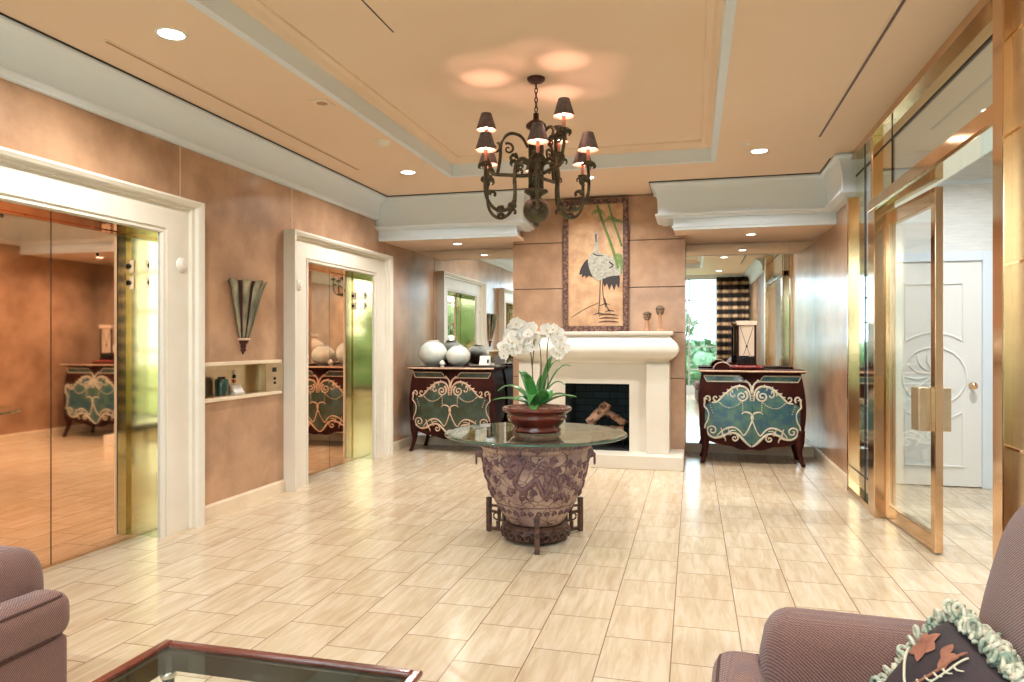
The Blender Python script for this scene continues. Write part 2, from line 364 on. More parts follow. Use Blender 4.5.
def tag(o, label=None, cat=None, group=None, kind=None):
    if label: o['label'] = label
    if cat: o['category'] = cat
    if group: o['group'] = group
    if kind: o['kind'] = kind
    return o
def wloc(o):
    v = Vector((0, 0, 0))
    while o is not None: v += o.location; o = o.parent
    return v
def empty(name, loc, label, cat, group=None):
    o = bpy.data.objects.new(name, None); o.location = loc; o.empty_display_size = .05; COL.objects.link(o)
    return tag(o, label, cat, group)
def part(name, mb, m, parent=None, smooth=False, bevel=0, label=None, auto=None, weld=False):
    """mb in world coordinates; origin goes to the parent (or to its own base)"""
    if parent is not None: org = wloc(parent)
    else:
        xs = [v.x for v in mb.v]; ys = [v.y for v in mb.v]; zs = [v.z for v in mb.v]
        org = Vector(((min(xs)+max(xs))/2, (min(ys)+max(ys))/2, min(zs)))
    me = mb.mesh(name, m, smooth or auto is not None, org)
    o = bpy.data.objects.new(name, me); COL.objects.link(o)
    if parent is not None: o.parent = parent
    else: o.location = org
    if weld: w = o.modifiers.new('weld', 'WELD'); w.merge_threshold = 1e-4
    if bevel:
        b = o.modifiers.new('bev', 'BEVEL'); b.width = bevel; b.segments = 2; b.limit_method = 'ANGLE'; b.angle_limit = R(40)
    if auto is not None: me.set_sharp_from_angle(angle=R(auto))
    if label: o['label'] = label
    return o
def R(d): return d*PI/180
def struct(name, mb, m, **k):
    o = part(name, mb, m, **k)
    if k.get('parent') is None:
        o['kind'] = 'structure'
        # keep world-space texture coordinates for the setting
        for v in o.data.vertices: v.co += o.location
        o.location = (0, 0, 0)
    return o
def copy_tree(o, parent=None):
    c = o.copy(); COL.objects.link(c); c.parent = parent
    for ch in list(o.children): copy_tree(ch, c)
    return c

# ------------------------------------------------------------------ dimensions (metres; camera at x=0,y=0)
ZC = 3.12; XL = -3.70; XR = 1.44; YR = -.70; YML = 9.05; YMR = 9.25; YCH = 8.45
E1 = (2.777, 4.267); E2 = (6.257, 7.75); ZO = 2.17

# floor
fb = MB().box(XL-.6, 5.2, YR-.1, 9.6, -.12, 0)
struct('floor', fb, M_floor)
# main ceiling ring around the raised tray
TX0, TX1, TY0, TY1, ZT = -2.43, .165, 1.2, 7.02, 3.30
cb_ = MB()
cb_.box(XL-.3, TX0, YR, 9.4, ZC, ZC+.06); cb_.box(TX1, XR+.12, YR, 9.4, ZC, ZC+.06)
cb_.box(TX0, TX1, YR, TY0, ZC, ZC+.06); cb_.box(TX0, TX1, TY1, 9.4, ZC, ZC+.06)
struct('ceiling', cb_, M_ceil)
struct('ceiling.001', MB().box(TX0-.05, TX1+.05, TY0-.05, TY1+.05, ZT, ZT+.05), M_ceil)
# tray upstand with small mould
loop = [(TX0, TY0), (TX0, TY1), (TX1, TY1), (TX1, TY0)]
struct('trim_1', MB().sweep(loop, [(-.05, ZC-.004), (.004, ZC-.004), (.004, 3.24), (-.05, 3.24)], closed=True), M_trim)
struct('trim_13', MB().sweep(loop, [(.003, 3.24), (.012, 3.244), (.03, 3.252), (.05, 3.275), (.075, 3.284), (.09, 3.284), (.095, ZT+.01)], closed=True), M_ceil)
# thin access joints in the tray ceiling
jt = MB(); jt.box(-1.79, -1.782, 2.4, 4.05, ZT-.003, ZT+.002); jt.box(-2.2, -1.85, 3.46, 3.50, ZT-.004, ZT+.002)
struct('trim_2', jt, M_groove)

# left wall with the two lift openings and the call-station recess
wl = MB()
RY0, RY1, RZ0, RZ1 = 4.66, 5.72, .94, 1.205
for (y0, y1, z0, z1) in [(YR, E1[0]-.1, 0, ZC), (E1[0]-.1, E1[1]+.1, ZO+.07, ZC), (E1[1]+.1, RY0, 0, ZC), (RY0, RY1, 0, RZ0), (RY0, RY1, RZ1, ZC), (RY1, E2[0]-.1, 0, ZC), (E2[0]-.1, E2[1]+.1, ZO+.07, ZC), (E2[1]+.1, YML+.1, 0, ZC)]:
    wl.box(XL-.28, XL, y0, y1, z0, z1)
struct('wall_left', wl, M_wall)
lj = MB()
for y in (1.4, 4.51, 6.03, 8.2): lj.box(XL-.01, XL+.0025, y-.004, y+.004, (2.42 if (2.4 < y < 4.64 or 5.88 < y < 8.1) else .11), 2.85)
struct('wall_left.001', lj, mat('pale_panel_joint', srgb(222, 196, 168), .5))

# right wall: panel next to the niche, gap for the storefront (3.0..7.22), rear part
SF0, SF1 = 3.0, 7.22
struct('wall_right', MB().box(XR, XR+.12, SF1, YMR+.1, 0, ZC), M_wall, parent=None)
struct('wall_right.001', MB().box(XR, XR+.12, YR, SF0, 0, ZC), M_wall)

# chimney breast clad in stacked panels with dark grooves
CX0, CX1 = -2.14, -.09
cbm = MB(); cbm.box(CX0+.012, CX1-.012, YCH+.012, 9.4, 0, ZC-.002)
FX0, FX1, FZ0, FZ1 = -1.44, -.70, .15, .91
levels = [0, .972, 1.504, 2.036, 2.59, ZC]
pn = MB()
for a, b in zip(levels[:-1], levels[1:]):
    if a == 0:
        pn.box(CX0, FX0, YCH, 9.4, 0, b-.009); pn.box(FX1, CX1, YCH, 9.4, 0, b-.009)
        pn.box(FX0, FX1, YCH, 9.4, FZ1, b-.009); pn.box(FX0, FX1, YCH+.5, 9.4, 0, FZ1)
    else: pn.box(CX0, CX1, YCH, 9.4, a, b-.009)
struct('wall_back', pn, M_wall, bevel=.003)
gr = MB()
for b in levels[1:-1]: gr.box(CX0+.01, CX1-.01, YCH+.01, 9.3, b-.012, b+.002)
struct('wall_back.001', gr, M_groove)
# wall behind the mirrors
struct('wall_back.002', MB().box(XL-.3, CX0, YML+.02, 9.5, 0, ZC), M_wall)
struct('wall_back.003', MB().box(CX1, XR+.12, YMR+.02, 9.5, 0, ZC), M_wall)

# headers (dropped beams) over the niches and their soffits
def header(n, x0, x1, yback):
    mb = MB(); mb.box(x0, x1, 7.98, yback, 2.74, ZC); mb.box(x0+.06 if x0 > -3 else x0, x1-(.06 if x1 < 0 else 0), 7.98, yback, 2.66, 2.74)
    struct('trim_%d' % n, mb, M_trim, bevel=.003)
header(3, XL, -1.99, YML+.02); header(4, -.27, XR, YMR+.02)
sf = MB(); sf.box(XL, -2.0, 7.99, YML+.02, 2.62, 2.66); sf.box(-.20, XR, 7.99, YMR+.02, 2.62, 2.66)
struct('ceiling.002', sf, M_ceil)
# lower fascia strip of the headers
fs_ = MB(); fs_.box(XL, -1.98, 7.955, 8.0, 2.612, 2.745); fs_.box(-.21, XR, 7.955, 8.0, 2.612, 2.745)
fs_.box(XL, -1.965, 7.94, 8.0, 2.64, 2.655); fs_.box(-.225, XR, 7.94, 8.0, 2.64, 2.655)
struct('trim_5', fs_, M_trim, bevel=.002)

# crowns
def cove(z0, z1, o0, o1):
    pts = [(0, z0), (o0*.55, z0), (o0*.6, z0+.012), (o0*.85, z0+.016), (o0, z0+.03), (o0, z0+.044), (o0*.8, z0+.05), (o0*.78, z0+.066)]
    a, b = (o0*.78, z0+.066), (o1-.012, z1-.03)
    for k in range(1, 8):
        t = k/8; pts.append((a[0]+(b[0]-a[0])*(1-math.cos(t*PI/2)), a[1]+(b[1]-a[1])*math.sin(t*PI/2)))
    pts += [b, (o1, z1-.026), (o1, z1-.008), (0, z1-.008)]
    return pts
cw = cove(2.85, ZC, .06, .185); ch = cove(2.735, ZC, .13, .18)
# travel so that "right" faces the room
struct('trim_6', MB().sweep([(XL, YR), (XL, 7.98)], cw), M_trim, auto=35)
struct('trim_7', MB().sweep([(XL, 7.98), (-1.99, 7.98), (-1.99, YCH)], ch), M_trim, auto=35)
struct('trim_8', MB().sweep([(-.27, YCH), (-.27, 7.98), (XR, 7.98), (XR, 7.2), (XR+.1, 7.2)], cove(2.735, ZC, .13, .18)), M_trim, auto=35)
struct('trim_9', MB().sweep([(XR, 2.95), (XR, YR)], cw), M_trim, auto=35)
# dark shadow reveal between crown and ceiling
rv = [(.188, ZC-.012), (.192, ZC-.012), (.192, ZC-.001), (.188, ZC-.001)]
rm = MB(); rm.sweep([(XL, YR), (XL, 7.98), (-1.99, 7.98), (-1.99, YCH)], rv); rm.sweep([(-.27, YCH), (-.27, 7.98), (XR, 7.98), (XR, 7.2)], rv)
struct('trim_10', rm, M_groove)

# baseboards
bp = [(0, 0), (.022, 0), (.022, .095), (.014, .112), (0, .112)]
bl = MB(); bl.sweep([(XL, YR), (XL, E1[0]-.36)], bp); bl.sweep([(XL, E1[1]+.37), (XL, E2[0]-.37)], bp); bl.sweep([(XL, E2[1]+.35), (XL, YML)], bp)
struct('baseboard_left', bl, M_base)
struct('baseboard_back', MB().sweep([(XL, YML), (CX0, YML)], bp).sweep([(CX1, YMR), (XR, YMR)], bp), M_base)
struct('baseboard_right', MB().sweep([(XR, YMR), (XR, SF1)], bp).sweep([(XR, SF0), (XR, YR)], bp), M_base)

# niche mirrors
for (x0, x1, y, lb) in [(XL+.001, CX0-.001, YML, 'tall frameless wall mirror behind the commode holding the two pale vases'),
                        (CX1+.001, XR-.001, YMR, 'tall frameless wall mirror behind the commode holding the lantern lamp')]:
    t = empty('wall_mirror', ((x0+x1)/2, y, .115), lb, 'mirror', 'mirrors at the back of the two niches')
    xm = x0+.3 if x0 < -3 else x1-.3
    part('mirror_pane', MB().box(x0, xm-.001, y-.006, y, .115, 2.615), M_mirror, t)
    part('mirror_pane', MB().box(xm+.001, x1, y-.006, y, .115, 2.615), M_mirror, t)

# ------------------------------------------------------------------ lifts
def lift(n, y0, y1):
    r = bpy.data.objects.new('door_%d' % n, None); r.location = (XL, (y0+y1)/2, 0); COL.objects.link(r); r['kind'] = 'structure'
    # marble surround, profile swept round three sides (o outward from opening, x toward the room)
    prof = [(0, .015), (0, .035), (.012, .05), (.03, .05), (.036, .038), (.05, .038), (.052, .05), (.27, .05), (.275, .075), (.3, .08), (.31, .105), (.34, .12), (.36, .12), (.36, 0), (.36, -.05)]
    k = .75
    mb = MB()
    loops = []
    for side in range(4):
        L = []
        for (o, x) in prof:
            oy = o*1.02; oz = o*k
            if side == 0: p = (XL+x, y0-oy, 0)
            elif side == 1: p = (XL+x, y0-oy, ZO+oz)
            elif side == 2: p = (XL+x, y1+oy, ZO+oz)
            else: p = (XL+x, y1+oy, 0)
            L.append(p)
        loops.append(L)
    q = len(prof)
    mb.add([p for L in loops for p in L], [(s*q+j, s*q+j+1, (s+1)*q+j+1, (s+1)*q+j) for s in range(3) for j in range(q-1)])
    part('surround', mb, M_marb, r, auto=30)
    jm = MB()
    for (yy, s) in ((y0, -1), (y1, 1)):
        a, b = sorted((yy+s*.03, yy+s*.09)); jm.box(-3.9, XL-.03, a, b, 0, ZO+.04)
        a, b = sorted((yy+s*.004, yy+s*.03)); jm.box(XL-.06, XL+.03, a, b, 0, ZO+.03)
    part('jamb', jm, M_jamb, r, label='mirror-polished pale gold jamb')
    part('lintel', MB().box(-3.9, XL-.03, y0-.05, y1+.05, ZO+.005, ZO+.06).box(XL-.06, XL+.03, y0-.02, y1+.02, ZO+.001, ZO+.02), M_copper, r)
    ym = (y0+y1)/2+.04
    for (a, b) in ((y0-.06, ym-.004), (ym+.004, y1+.06)):
        part('door_panel', MB().box(-3.89, -3.86, a, b, .012, ZO+.05), M_copper, r)
    for yk in (y0+.35, y1-.35):
        c = MB(); c.lathe([(.0001, 0), (.011, 0), (.011, .004), (.0001, .004)], (0, 0, 0), 12); c.xform(Matrix.Translation((-3.861, yk, 1.98)) @ Matrix.Rotation(PI/2, 4, 'Y')); part('key_hole', c, M_blackm, r)
    part('seam', MB().box(-3.885, -3.865, ym-.006, ym+.006, .01, ZO+.04), M_blackm, r)
    part('threshold', MB().box(-3.95, -3.857, y0-.04, y1+.04, -.004, .011), M_brass, r)
    part('shaft_backing', MB().box(-3.97, -3.9, y0-.1, y1+.1, 0, ZO+.1), M_blackm, r)
    for z in (1.82, 1.94):
        jp = part('indicator_plate', MB().box(-3.81, -3.73, y1+.022, y1+.031, z-.045, z+.045), M_chrome, r)
        c = MB(); c.lathe([(.0001, 0), (.018, 0), (.018, .006), (.0001, .006)], (0, 0, 0), 14)
        c.xform(Matrix.Translation((-3.77, y1+.016, z)) @ Matrix.Rotation(-PI/2, 4, 'X')); part('key_switch', c, M_blackm, jp)
    return r
lift(1, *E1); lift(2, *E2)
for (y, z, lb) in [(4.46, 1.96, 'small white round hall button on the marble frame of the nearer lift'), (6.074, 1.935, 'small white round hall button on the marble frame of the farther lift')]:
    t = empty('hall_button', (XL+.05, y, z-.05), lb, 'button', 'round buttons on the lift frames')
    a = MB(); a.lathe([(.0001, 0), (.052, 0), (.052, .008), (.044, .016), (.0001, .018)], (0, 0, 0), 24); a.xform(Matrix.Translation((XL+.05, y, z)) @ Matrix.Rotation(PI/2, 4, 'Y')); part('rim_plate', a, M_white, t, auto=40)
    a = MB(); a.lathe([(.0001, 0), (.03, 0), (.028, .008), (.0001, .01)], (0, 0, 0), 20); a.xform(Matrix.Translation((XL+.067, y, z)) @ Matrix.Rotation(PI/2, 4, 'Y')); part('dome', a, M_marb, t, auto=40)

# call station recess in the left wall
t = empty('call_station', (XL, (RY0+RY1)/2, RZ0), 'brass-lined shelf recess with call buttons between the two lifts', 'wall recess')
mb = MB(); X0 = XL-.13
mb.box(X0-.01, X0, RY0, RY1, RZ0, RZ1); mb.box(X0, XL+.004, RY0, RY1, RZ0, RZ0+.01); mb.box(X0, XL+.004, RY0, RY1, RZ1-.01, RZ1)
mb.box(X0, XL, RY0, RY0+.01, RZ0, RZ1); mb.box(X0, XL, RY1-.01, RY1, RZ0, RZ1)
part('brass_lining', mb, M_goldpanel, t)
part('upper_ledge', MB().box(XL-.02, XL+.03, RY0, RY1+.1, RZ1-.004, RZ1+.026), M_base, t, bevel=.004)
part('lower_ledge', MB().box(XL-.02, XL+.03, RY0, RY1+.1, RZ0-.024, RZ0+.004), M_base, t, bevel=.004)
part('front_plate', MB().box(XL-.05, XL+.006, 5.60, 5.87, RZ0+.005, RZ1-.004), M_goldpanel, t)
for z, mm in ((1.13, M_chrome), (1.095, M_blackm), (1.055, M_red)):
    c = MB(); c.lathe([(.0001, 0), (.018, 0), (.016, .012), (.0001, .014)], (0, 0, 0), 16); c.xform(Matrix.Translation((X0, 5.33, z)) @ Matrix.Rotation(PI/2, 4, 'Y')); part('call_button', c, mm, t, auto=40)
for z in (1.06, 1.02):
    c = MB(); c.lathe([(.0001, 0), (.013, 0), (.013, .01), (.0001, .01)], (0, 0, 0), 12); c.xform(Matrix.Translation((XL+.006, 5.73, z)) @ Matrix.Rotation(PI/2, 4, 'Y')); part('key_switch', c, M_blackm, t, auto=40)
part('card_slot', MB().box(XL+.006, XL+.01, 5.70, 5.76, 1.12, 1.16), M_blackm, t)
b = empty('bottle', (XL-.06, 5.07, RZ0+.01), 'squat dark green cylinder bottle standing in the brass recess', 'bottle')
part('body', MB().lathe([(.0001, 0), (.048, 0), (.052, .01), (.052, .125), (.044, .14), (.0001, .142)], (XL-.06, 5.07, RZ0+.01), 24), M_bottle, b, auto=40)
part('cap', MB().lathe([(.0001, .142), (.03, .142), (.03, .155), (.0001, .157)], (XL-.06, 5.07, RZ0+.01), 20), M_blackm, b, auto=40)
tag(part('card_holder', MB().box(XL-.1, XL-.04, 5.23, 5.36, RZ0+.01, RZ0+.025).prism([(0, 0), (.014, 0), (.05, .06), (.036, .06)], lambda u, v, w: (XL-.05-u, 5.23+w, RZ0+.025+v), .13), M_white), 'small white card holder beside the green bottle in the recess', 'card holder')

# ------------------------------------------------------------------ wall sconce
def sconce():
    cy, zt, zb = 5.27, 1.90, 1.42
    t = empty('wall_sconce', (XL, cy, 1.28), 'fluted cone wall sconce in silvery green and oxblood between the lifts', 'wall lamp')
    def rad(z):
        k = (z-zb)/(zt-zb); return .055+.15*k**.9+.03*max(0, (k-.85)/.15)**2
    bk = MB()
    bk.lathe([(rad(zb+(zt-zb)*i/12)*.86, zb+(zt-zb)*i/12) for i in range(13)], (XL, cy, 0), 24, -PI/2, PI/2, sx=.75, sy=1)
    part('backing_cone', bk, M_rust, t, smooth=True)
    for k in range(5):
        a = -PI/2+PI*(k+.5)/5
        def fn(u, v, a=a):
            z = zb+(zt-zb)*u; r = rad(z); th = (v-.5)*PI; w = r*.20
            c = r*.88; nx, ny = math.cos(a), math.sin(a)
            o = c+w*.9*math.cos(th); s_ = w*math.sin(th)
            return (XL+.75*(nx*o)-ny*s_*.75, cy+ny*o+nx*s_, z+(.012*math.cos(th) if u == 1 else 0))
        part('flute', MB().grid(fn, 16, 8), M_silverflute, t, smooth=True)
    part('collar', MB().lathe([(.06, 1.405), (.066, 1.415), (.06, 1.425)], (XL, cy, 0), 20, -PI/2, PI/2), M_scroll, t, smooth=True)
    part('finial', MB().lathe([(.0001, 1.28), (.02, 1.31), (.034, 1.325), (.022, 1.335), (.03, 1.35), (.028, 1.37), (.045, 1.385), (.05, 1.405), (.0001, 1.405)], (XL, cy, 0), 20, -PI/2, PI/2), M_rust, t, smooth=True)
sconce()

# ------------------------------------------------------------------ storefront (brass and glass) on the right
def storefront():
    X = 1.42; t = bpy.data.objects.new('window_1', None); t.location = (X, 5.2, 0); COL.objects.link(t); t['kind'] = 'structure'
    fr = MB()
    fr.box(X-.02, X+.10, SF0, SF1, 3.06, ZC)                     # head rail
    fr.box(X-.02, X+.10, 6.33, SF1, 0, .05)                      # sidelight sill
    fr.box(X-.02, X+.10, 7.18, SF1+.01, 0, 3.06)                 # wall stile
    fr.box(X-.03, X+.12, 6.16, 6.36, 0, 2.45)                    # fat mullion lower
    fr.box(X-.01, X+.10, 6.30, 6.36, 2.45, 3.06)
    part('brass_frame', fr, M_brass, t, bevel=.004)
    part('header_bar', MB().box(X-.035, X+.16, 3.835, 6.36, 2.45, 2.535), M_brass, t, bevel=.004)
    part('header_soffit', MB().box(X-.02, X+.15, 3.8, 6.2, 2.435, 2.45), M_gold, t)
    part('jamb_column', MB().box(X-.04, X+.14, 3.72, 3.84, 0, 3.06), M_brass, t, bevel=.006)
    pl = part('near_gold_panel', MB().box(X, X+.06, SF0, 3.72, 0, 3.06), M_goldpanel, t)
    ln = MB()
    for z in (.9, 1.75, 2.35, 2.8): ln.box(X-.004, X+.01, SF0, 3.72, z, z+.012)
    part('panel_joint', ln, M_brass, pl)
    # gold mirror borders and clear panes
    def bay(y0, y1, z0, z1, bl_, bt, bb=0):
        g = MB(); g.box(X+.03, X+.04, y1-bl_, y1, z0, z1); g.box(X+.03, X+.04, y0, y1-bl_-.012, z1-bt, z1)
        if bb: g.box(X+.03, X+.04, y0, y1-bl_-.012, z0, z0+bb)
        part('gold_mirror_border', g, M_gold, t)
        k = MB(); k.box(X+.026, X+.044, y1-bl_-.012, y1-bl_, z0, z1); k.box(X+.0255, X+.0445, y0, y1, z1-bt-.014, z1-bt)
        if bb: k.box(X+.0255, X+.0445, y0, y1, z0+bb, z0+bb+.012)
        part('dark_joint', k, M_groove, t)
        part('glass_pane', MB().box(X+.03, X+.038, y0, y1-bl_-.012, z0+bb+.012 if bb else z0, z1-bt-.014), M_glass, t)
    bay(6.36, 7.18, .05, 3.06, .43, .14, .16)
    bay(3.84, 6.30, 2.535, 3.06, .42, .13)
    # swung door leaf
    d = bpy.data.objects.new('door_3', None); d.location = (1.50, 6.16, 0); COL.objects.link(d); d['kind'] = 'structure'
    W, H = .98, 2.41
    def bx(y0, y1, z0, z1, x0=-.025, x1=.025): return (x0, x1, -y1, -y0, z0, z1)
    def put(name, boxes, m, par=d, bev=.004):
        mb = MB()
        for b_ in boxes: mb.box(*b_)
        o = part(name, mb, m, None, bevel=bev); 
        for v in o.data.vertices: v.co += o.location
        o.location = (0, 0, 0); o.parent = par; return o
    put('stile', [bx(0, .075, .01, H)], M_brass); put('stile', [bx(W-.075, W, .01, H)], M_brass)
    put('rail', [bx(.075, W-.075, .01, .12)], M_brass); put('rail', [bx(.075, W-.075, H-.11, H)], M_brass)
    put('door_glass', [bx(.075, W-.075, .12, H-.11, -.004, .004)], M_glass, bev=0)
    h = put('pull_handle', [(-.10, -.025, -(W-.07), -(W-.21), .80, 1.09)], M_goldpanel); put('pull_handle', [(.025, .10, -(W-.07), -(W-.21), .80, 1.09)], M_goldpanel)
    d.rotation_euler = (0, 0, R(3.4))
storefront()

# corridor beyond the glass
struct('wall_far', MB().box(XR+.12, 1.80, 7.65, 7.75, 0, 3.3).box(2.70, 5.2, 7.65, 7.75, 0, 3.3).box(1.80, 2.70, 7.65, 7.75, 2.2, 3.3).box(1.80, 2.70, 7.69, 7.75, 0, 2.2), M_corr)
struct('wall_far.001', MB().box(4.4, 4.5, 2.0, 7.65, 0, 3.3), M_corr)
struct('wall_far.002', MB().box(XR+.12, 4.5, 1.9, 2.0, 0, 3.3), M_corr)
struct('wall_far.003', MB().box(XR+.10, XR+.14, SF1, 7.66, 0, 3.3), M_corr)
struct('ceiling.003', MB().box(XR+.12, 4.5, 2.0, 7.7, 3.24, 3.3), M_corrceil)
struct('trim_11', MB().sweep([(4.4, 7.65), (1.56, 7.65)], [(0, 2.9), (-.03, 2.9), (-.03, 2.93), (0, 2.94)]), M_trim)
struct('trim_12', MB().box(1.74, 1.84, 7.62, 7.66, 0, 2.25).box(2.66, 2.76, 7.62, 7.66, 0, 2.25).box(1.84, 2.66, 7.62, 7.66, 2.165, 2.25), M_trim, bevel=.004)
struct('baseboard_far', MB().box(2.76, 4.4, 7.63, 7.66, 0, .12), M_trim)
def white_door():
    d = bpy.data.objects.new('door_4', None); d.location = (2.25, 7.64, 0); COL.objects.link(d); d['kind'] = 'structure'
    part('door_leaf', MB().box(1.842, 2.658, 7.64, 7.68, .01, 2.163), M_doorwhite, d)
    Y = 7.637
    def mould(pts, closed=False): return MB().tube([(x, Y, z) for x, z in pts], .011, 6, closed=closed)
    cx, cz = 2.25, 1.06
    arc = lambda r, a0, a1, n=20: [(cx+r*math.cos(R(a0+(a1-a0)*i/n)), cz+r*math.sin(R(a0+(a1-a0)*i/n))) for i in range(n+1)]
    part('circle_moulding', mould(arc(.28, 0, 360)[:-1], True), M_doorwhite, d, smooth=True)
    for s in (-1, 1):
        X1 = cx+s*.25
        top = [(cx, 1.95), (X1, 1.95), (X1, 1.06+math.sqrt(.42**2-.25**2))]+[(cx+s*.42*math.cos(R(a)), cz+.42*math.sin(R(a))) for a in range(56, 91, 6)]+[(cx, cz+.42)]
        part('upper_panel_moulding', mould(top), M_doorwhite, d)
        bot = [(cx, .2), (X1, .2), (X1, cz-math.sqrt(.42**2-.25**2))]+[(cx+s*.42*math.cos(R(a)), cz-.42*math.sin(R(a))) for a in range(56, 91, 6)]+[(cx, cz-.42)]
        part('lower_panel_moulding', mould(bot), M_doorwhite, d)
    for k in range(7):
        a = R(100+k*27); part('petal_relief', MB().tube(catmull([(cx+.05*math.cos(a), Y, cz+.05*math.sin(a)), (cx+.15*math.cos(a+.2), Y, cz+.15*math.sin(a+.2)), (cx+.25*math.cos(a), Y, cz+.25*math.sin(a))], 5), [.004, .012, .004], 6), M_doorwhite, d, smooth=True)
    k = MB(); k.lathe([(.0001, .0), (.03, .0), (.03, .008), (.012, .012), (.012, .035), (.026, .045), (.034, .06), (.026, .075), (.0001, .08)], (0, 0, 0), 18)
    k.xform(Matrix.Translation((2.575, 7.64, .975)) @ Matrix.Rotation(PI/2, 4, 'X')); part('knob', k, M_brass, d, smooth=True, label='round brass knob')
white_door()
tag(part('light_switch', MB().box(2.80, 2.86, 7.642, 7.65, 1.2, 1.5), M_chrome, bevel=.002), 'narrow steel plate on the corridor wall right of the white door', 'switch plate')

# ------------------------------------------------------------------ rear (window) wall behind the viewpoint
wr = MB(); wr.box(XL-.3, XR+.12, YR-.12, YR, 0, .22); wr.box(XL-.3, XR+.12, YR-.12, YR, 3.02, ZC+.06); wr.box(XL-.3, XL+.1, YR-.12, YR, .22, 3.02); wr.box(1.3, XR+.12, YR-.12, YR, .22, 3.02)
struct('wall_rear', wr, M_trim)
wn = bpy.data.objects.new('window_2', None); wn.location = (-1.2, YR-.06, .22); COL.objects.link(wn); wn['kind'] = 'structure'
xs = [XL+.1+i*(1.3-XL-.1)/7 for i in range(8)]; zs = [.22, .65, 1.25, 1.86, 2.47, 3.02]
fm = MB()
for i, x in enumerate(xs): fm.box(x-.022, x+.022, YR-.09, YR-.03, .22, 3.02)
for z in zs: fm.box(XL+.1, 1.3, YR-.088, YR-.032, z-.018, z+.018)
part('window_frame', fm, M_winframe, wn)
for a, b in zip(xs[:-1], xs[1:]): part('window_pane', MB().box(a+.022, b-.022, YR-.064, YR-.058, .24, 3.0), M_glass, wn)

def curtain(x0, x1, lb):
    n = int((x1-x0)*40)
    def fn(u, v): 
        x = x0+(x1-x0)*u; return (x, YR+.09+.035*math.sin(u*(x1-x0)*42)+.012*math.sin(u*17), .02+3.03*v)
    o = part('curtain', MB().grid(fn, n*4, 2), M_plaid, smooth=True); s = o.modifiers.new('s', 'SOLIDIFY'); s.thickness = .006
    tag(o, lb, 'curtain', 'plaid curtains at the tall windows')
curtain(.60, 1.40, 'brown and cream plaid curtain at the tall windows, next to the glass storefront wall')
curtain(-3.66, -2.9, 'brown and cream plaid curtain at the tall windows, next to the wall with lifts')

# outdoors (seen through the windows in the mirrors)
struct('ground', MB().box(-25, 25, -40, YR-.13, -.3, -.1), M_grass)
def blob_tree(x, y, h, r, trunk, label, name, cat, group):
    t = empty(name, (x, y, -.1), label, cat, group)
    rnd = random.Random(int(x*10+y*7))
    mb = MB()
    if trunk: part('trunk', MB().tube([(x, y, -.1), (x+.1, y, h*.4), (x, y+.1, h*.75)], [.16, .12, .06], 8), M_bark2, t, smooth=True)
    for _ in range(420):
        a = rnd.uniform(0, 2*PI); zz = rnd.uniform(-1, 1); rr = r*rnd.uniform(.55, 1)*math.sqrt(max(0, 1-zz*zz*.9))
        c = Vector((x+rr*math.cos(a), y+rr*math.sin(a), (h*.72 if trunk else h*.5)+zz*(h*.3 if trunk else h*.5)))
        u = Vector((rnd.gauss(0, 1), rnd.gauss(0, 1), rnd.gauss(0, 1))).normalized(); v = u.orthogonal().normalized(); s_ = r*.16
        mb.add([c-u*s_, c+v*s_*.5, c+u*s_, c-v*s_*.5], [(0, 1, 2, 3)])
    for _ in range(9):
        a = rnd.uniform(0, 2*PI); q = rnd.uniform(.2, .55)*r; zz = rnd.uniform(-.6, .6)
        mb.ball((x+q*math.cos(a), y+q*math.sin(a), (h*.72 if trunk else h*.5)+zz*(h*.24 if trunk else h*.4)), r*.42, 6)
    part('foliage', mb, M_foliage, t)
for i, (x, y, h, r) in enumerate([(-4.5, -5, 1.5, 1.1), (-2.2, -5.6, 1.3, 1.2), (.2, -4.9, 1.4, 1.1), (2.4, -5.4, 1.6, 1.2)]):
    blob_tree(x, y, h, r, False, ['rounded green shrub outside the tall windows, farthest toward the lift side', 'low green shrub outside the tall windows, second from the lift side', 'green shrub outside the tall windows facing the fireplace', 'tall green shrub outside the tall windows on the storefront side'][i], 'garden_shrub', 'shrub', 'shrubs outside the windows')
for i, (x, y, h, r) in enumerate([(-7, -13, 3.6, 2.0), (-1.8, -16, 3.2, 2.0), (4.8, -14, 3.2, 1.9)]):
    blob_tree(x, y, h, r, True, ['leafy tree beyond the shrubs outside the windows on the lift side', 'tall leafy tree beyond the shrubs in the middle of the window view', 'leafy tree beyond the shrubs outside the windows on the storefront side'][i], 'garden_tree', 'tree', 'trees outside the windows')

